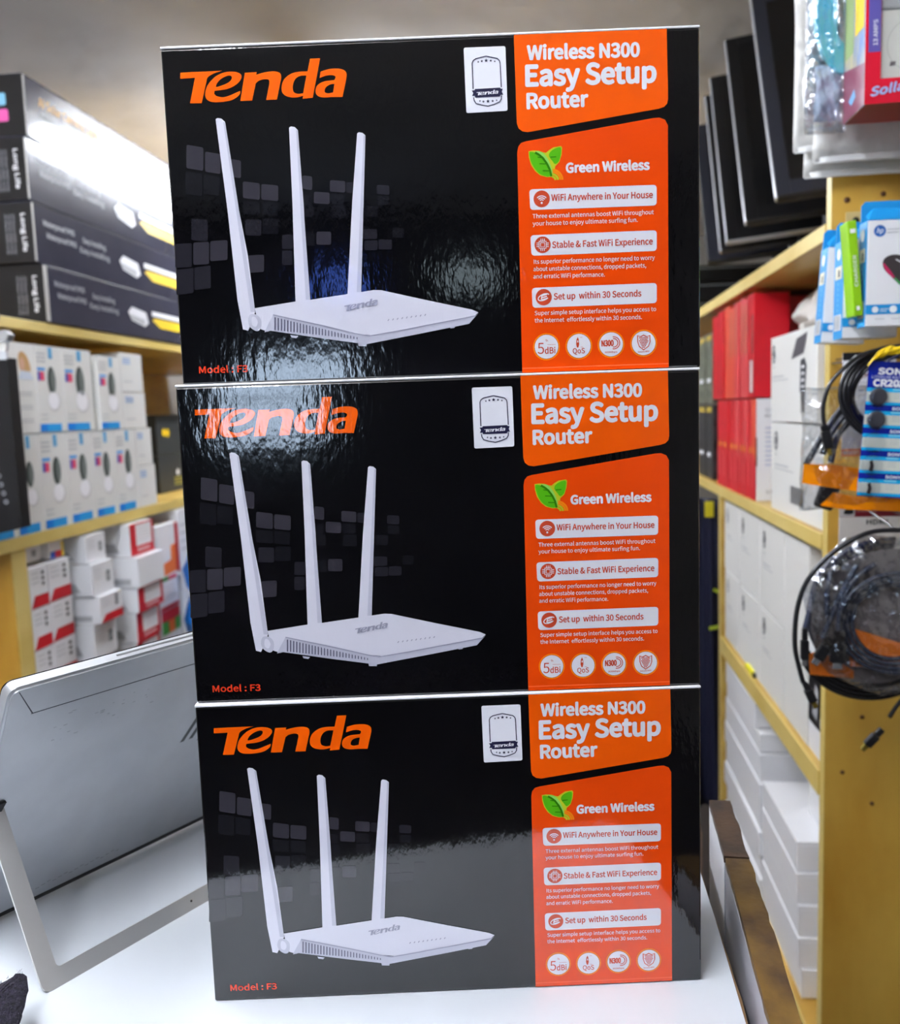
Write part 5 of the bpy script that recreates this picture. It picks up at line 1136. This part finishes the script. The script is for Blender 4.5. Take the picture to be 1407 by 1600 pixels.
bm = bmesh.new(); slab(bm, [(cc[0] + .092 * math.cos(a), 1.1, cc[1] + .086 * math.sin(a)) for a in [q * 2 * PI / 40 for q in range(40)]], (0, 1, 0), .0008); finish('dark_backing', bm, mat('smoky_film', (136, 128, 130), .3, alpha=.9), t)
bm = bmesh.new(); n = 30; G = []; rnd = random.Random(8)
for s in (-1, 1):
    g = []
    for j in range(9):
        rr_ = j / 8; row = []
        for i in range(n):
            a = i * 2 * PI / n; R = (.103 + .006 * math.sin(3 * a + 1) + .004 * math.sin(7 * a)) * rr_
            row.append(bm.verts.new((.391 + R * math.cos(a), 1.09 + s * .018 * math.sqrt(max(0, 1 - rr_ ** 3)) + rnd.uniform(-.0015, .0015), 1.002 + R * .92 * math.sin(a))))
        g.append(row)
    G.append(g)
for s in (0, 1):
    for j in range(8):
        for i in range(n):
            q = (G[s][j][i], G[s][j][(i + 1) % n], G[s][j + 1][(i + 1) % n], G[s][j + 1][i]); f = bm.faces.new(q[::-1] if s == 0 else q); f.smooth = True
finish('bag_film', bm, clear, t)
bm = bmesh.new(); tube(bm, [(.395, 1.1, 1.10), (.395, 1.2, 1.112), (.395, YP, 1.115)], .0015, 6); finish('wire_hook', bm, mat('hook_steel', (150, 154, 160)), t)
rebase(t, (.391, 1.09, .90))
# loose single cables
t = thing('loose_cable', 'thin black cable arching left of the cable bundle, plug hanging down', 'cable', (.393, 1.055, 1.104))
bm = bmesh.new(); P_ = [(.44, 1.06, 1.10), (.393, 1.055, 1.104), (.360, 1.055, 1.104), (.336, 1.055, 1.096), (.306, 1.055, 1.075), (.283, 1.055, 1.045), (.273, 1.055, 1.011), (.2715, 1.055, .972), (.277, 1.055, .943), (.281, 1.055, .928)]
tube(bm, [(a - .393, b - 1.055, c - 1.104) for a, b, c in P_], .0028, 9); finish('cable_lead', bm, cbl, t); plug(t, .2925 - .393, 0, .905 - 1.104, -.42, .0095, .016, gold)
bm = bmesh.new(); tube(bm, [(.03, .005, -.001), (.034, .1, .004), (.034, YP - 1.055, .006)], .0015, 6); finish('wire_hook', bm, mat('hook_steel', (150, 154, 160)), t)
t = thing('loose_cable', 'short black cable with a bright gold tip hanging low by the plywood panel', 'cable', (.405, 1.10, .886))
bm = bmesh.new(); tube(bm, [(.06, .0, .06), (.028, .0, .032), (.0, .0, .004), (-.012, 0, -.015)], .0026, 9); finish('cable_lead', bm, cbl, t); plug(t, -.0375, 0, -.050, .72, .010, .017, gold)
bm = bmesh.new(); tube(bm, [(.058, .0, .058), (.06, .08, .062), (.06, YP - 1.10, .062)], .0015, 6); finish('wire_hook', bm, mat('hook_steel', (150, 154, 160)), t)
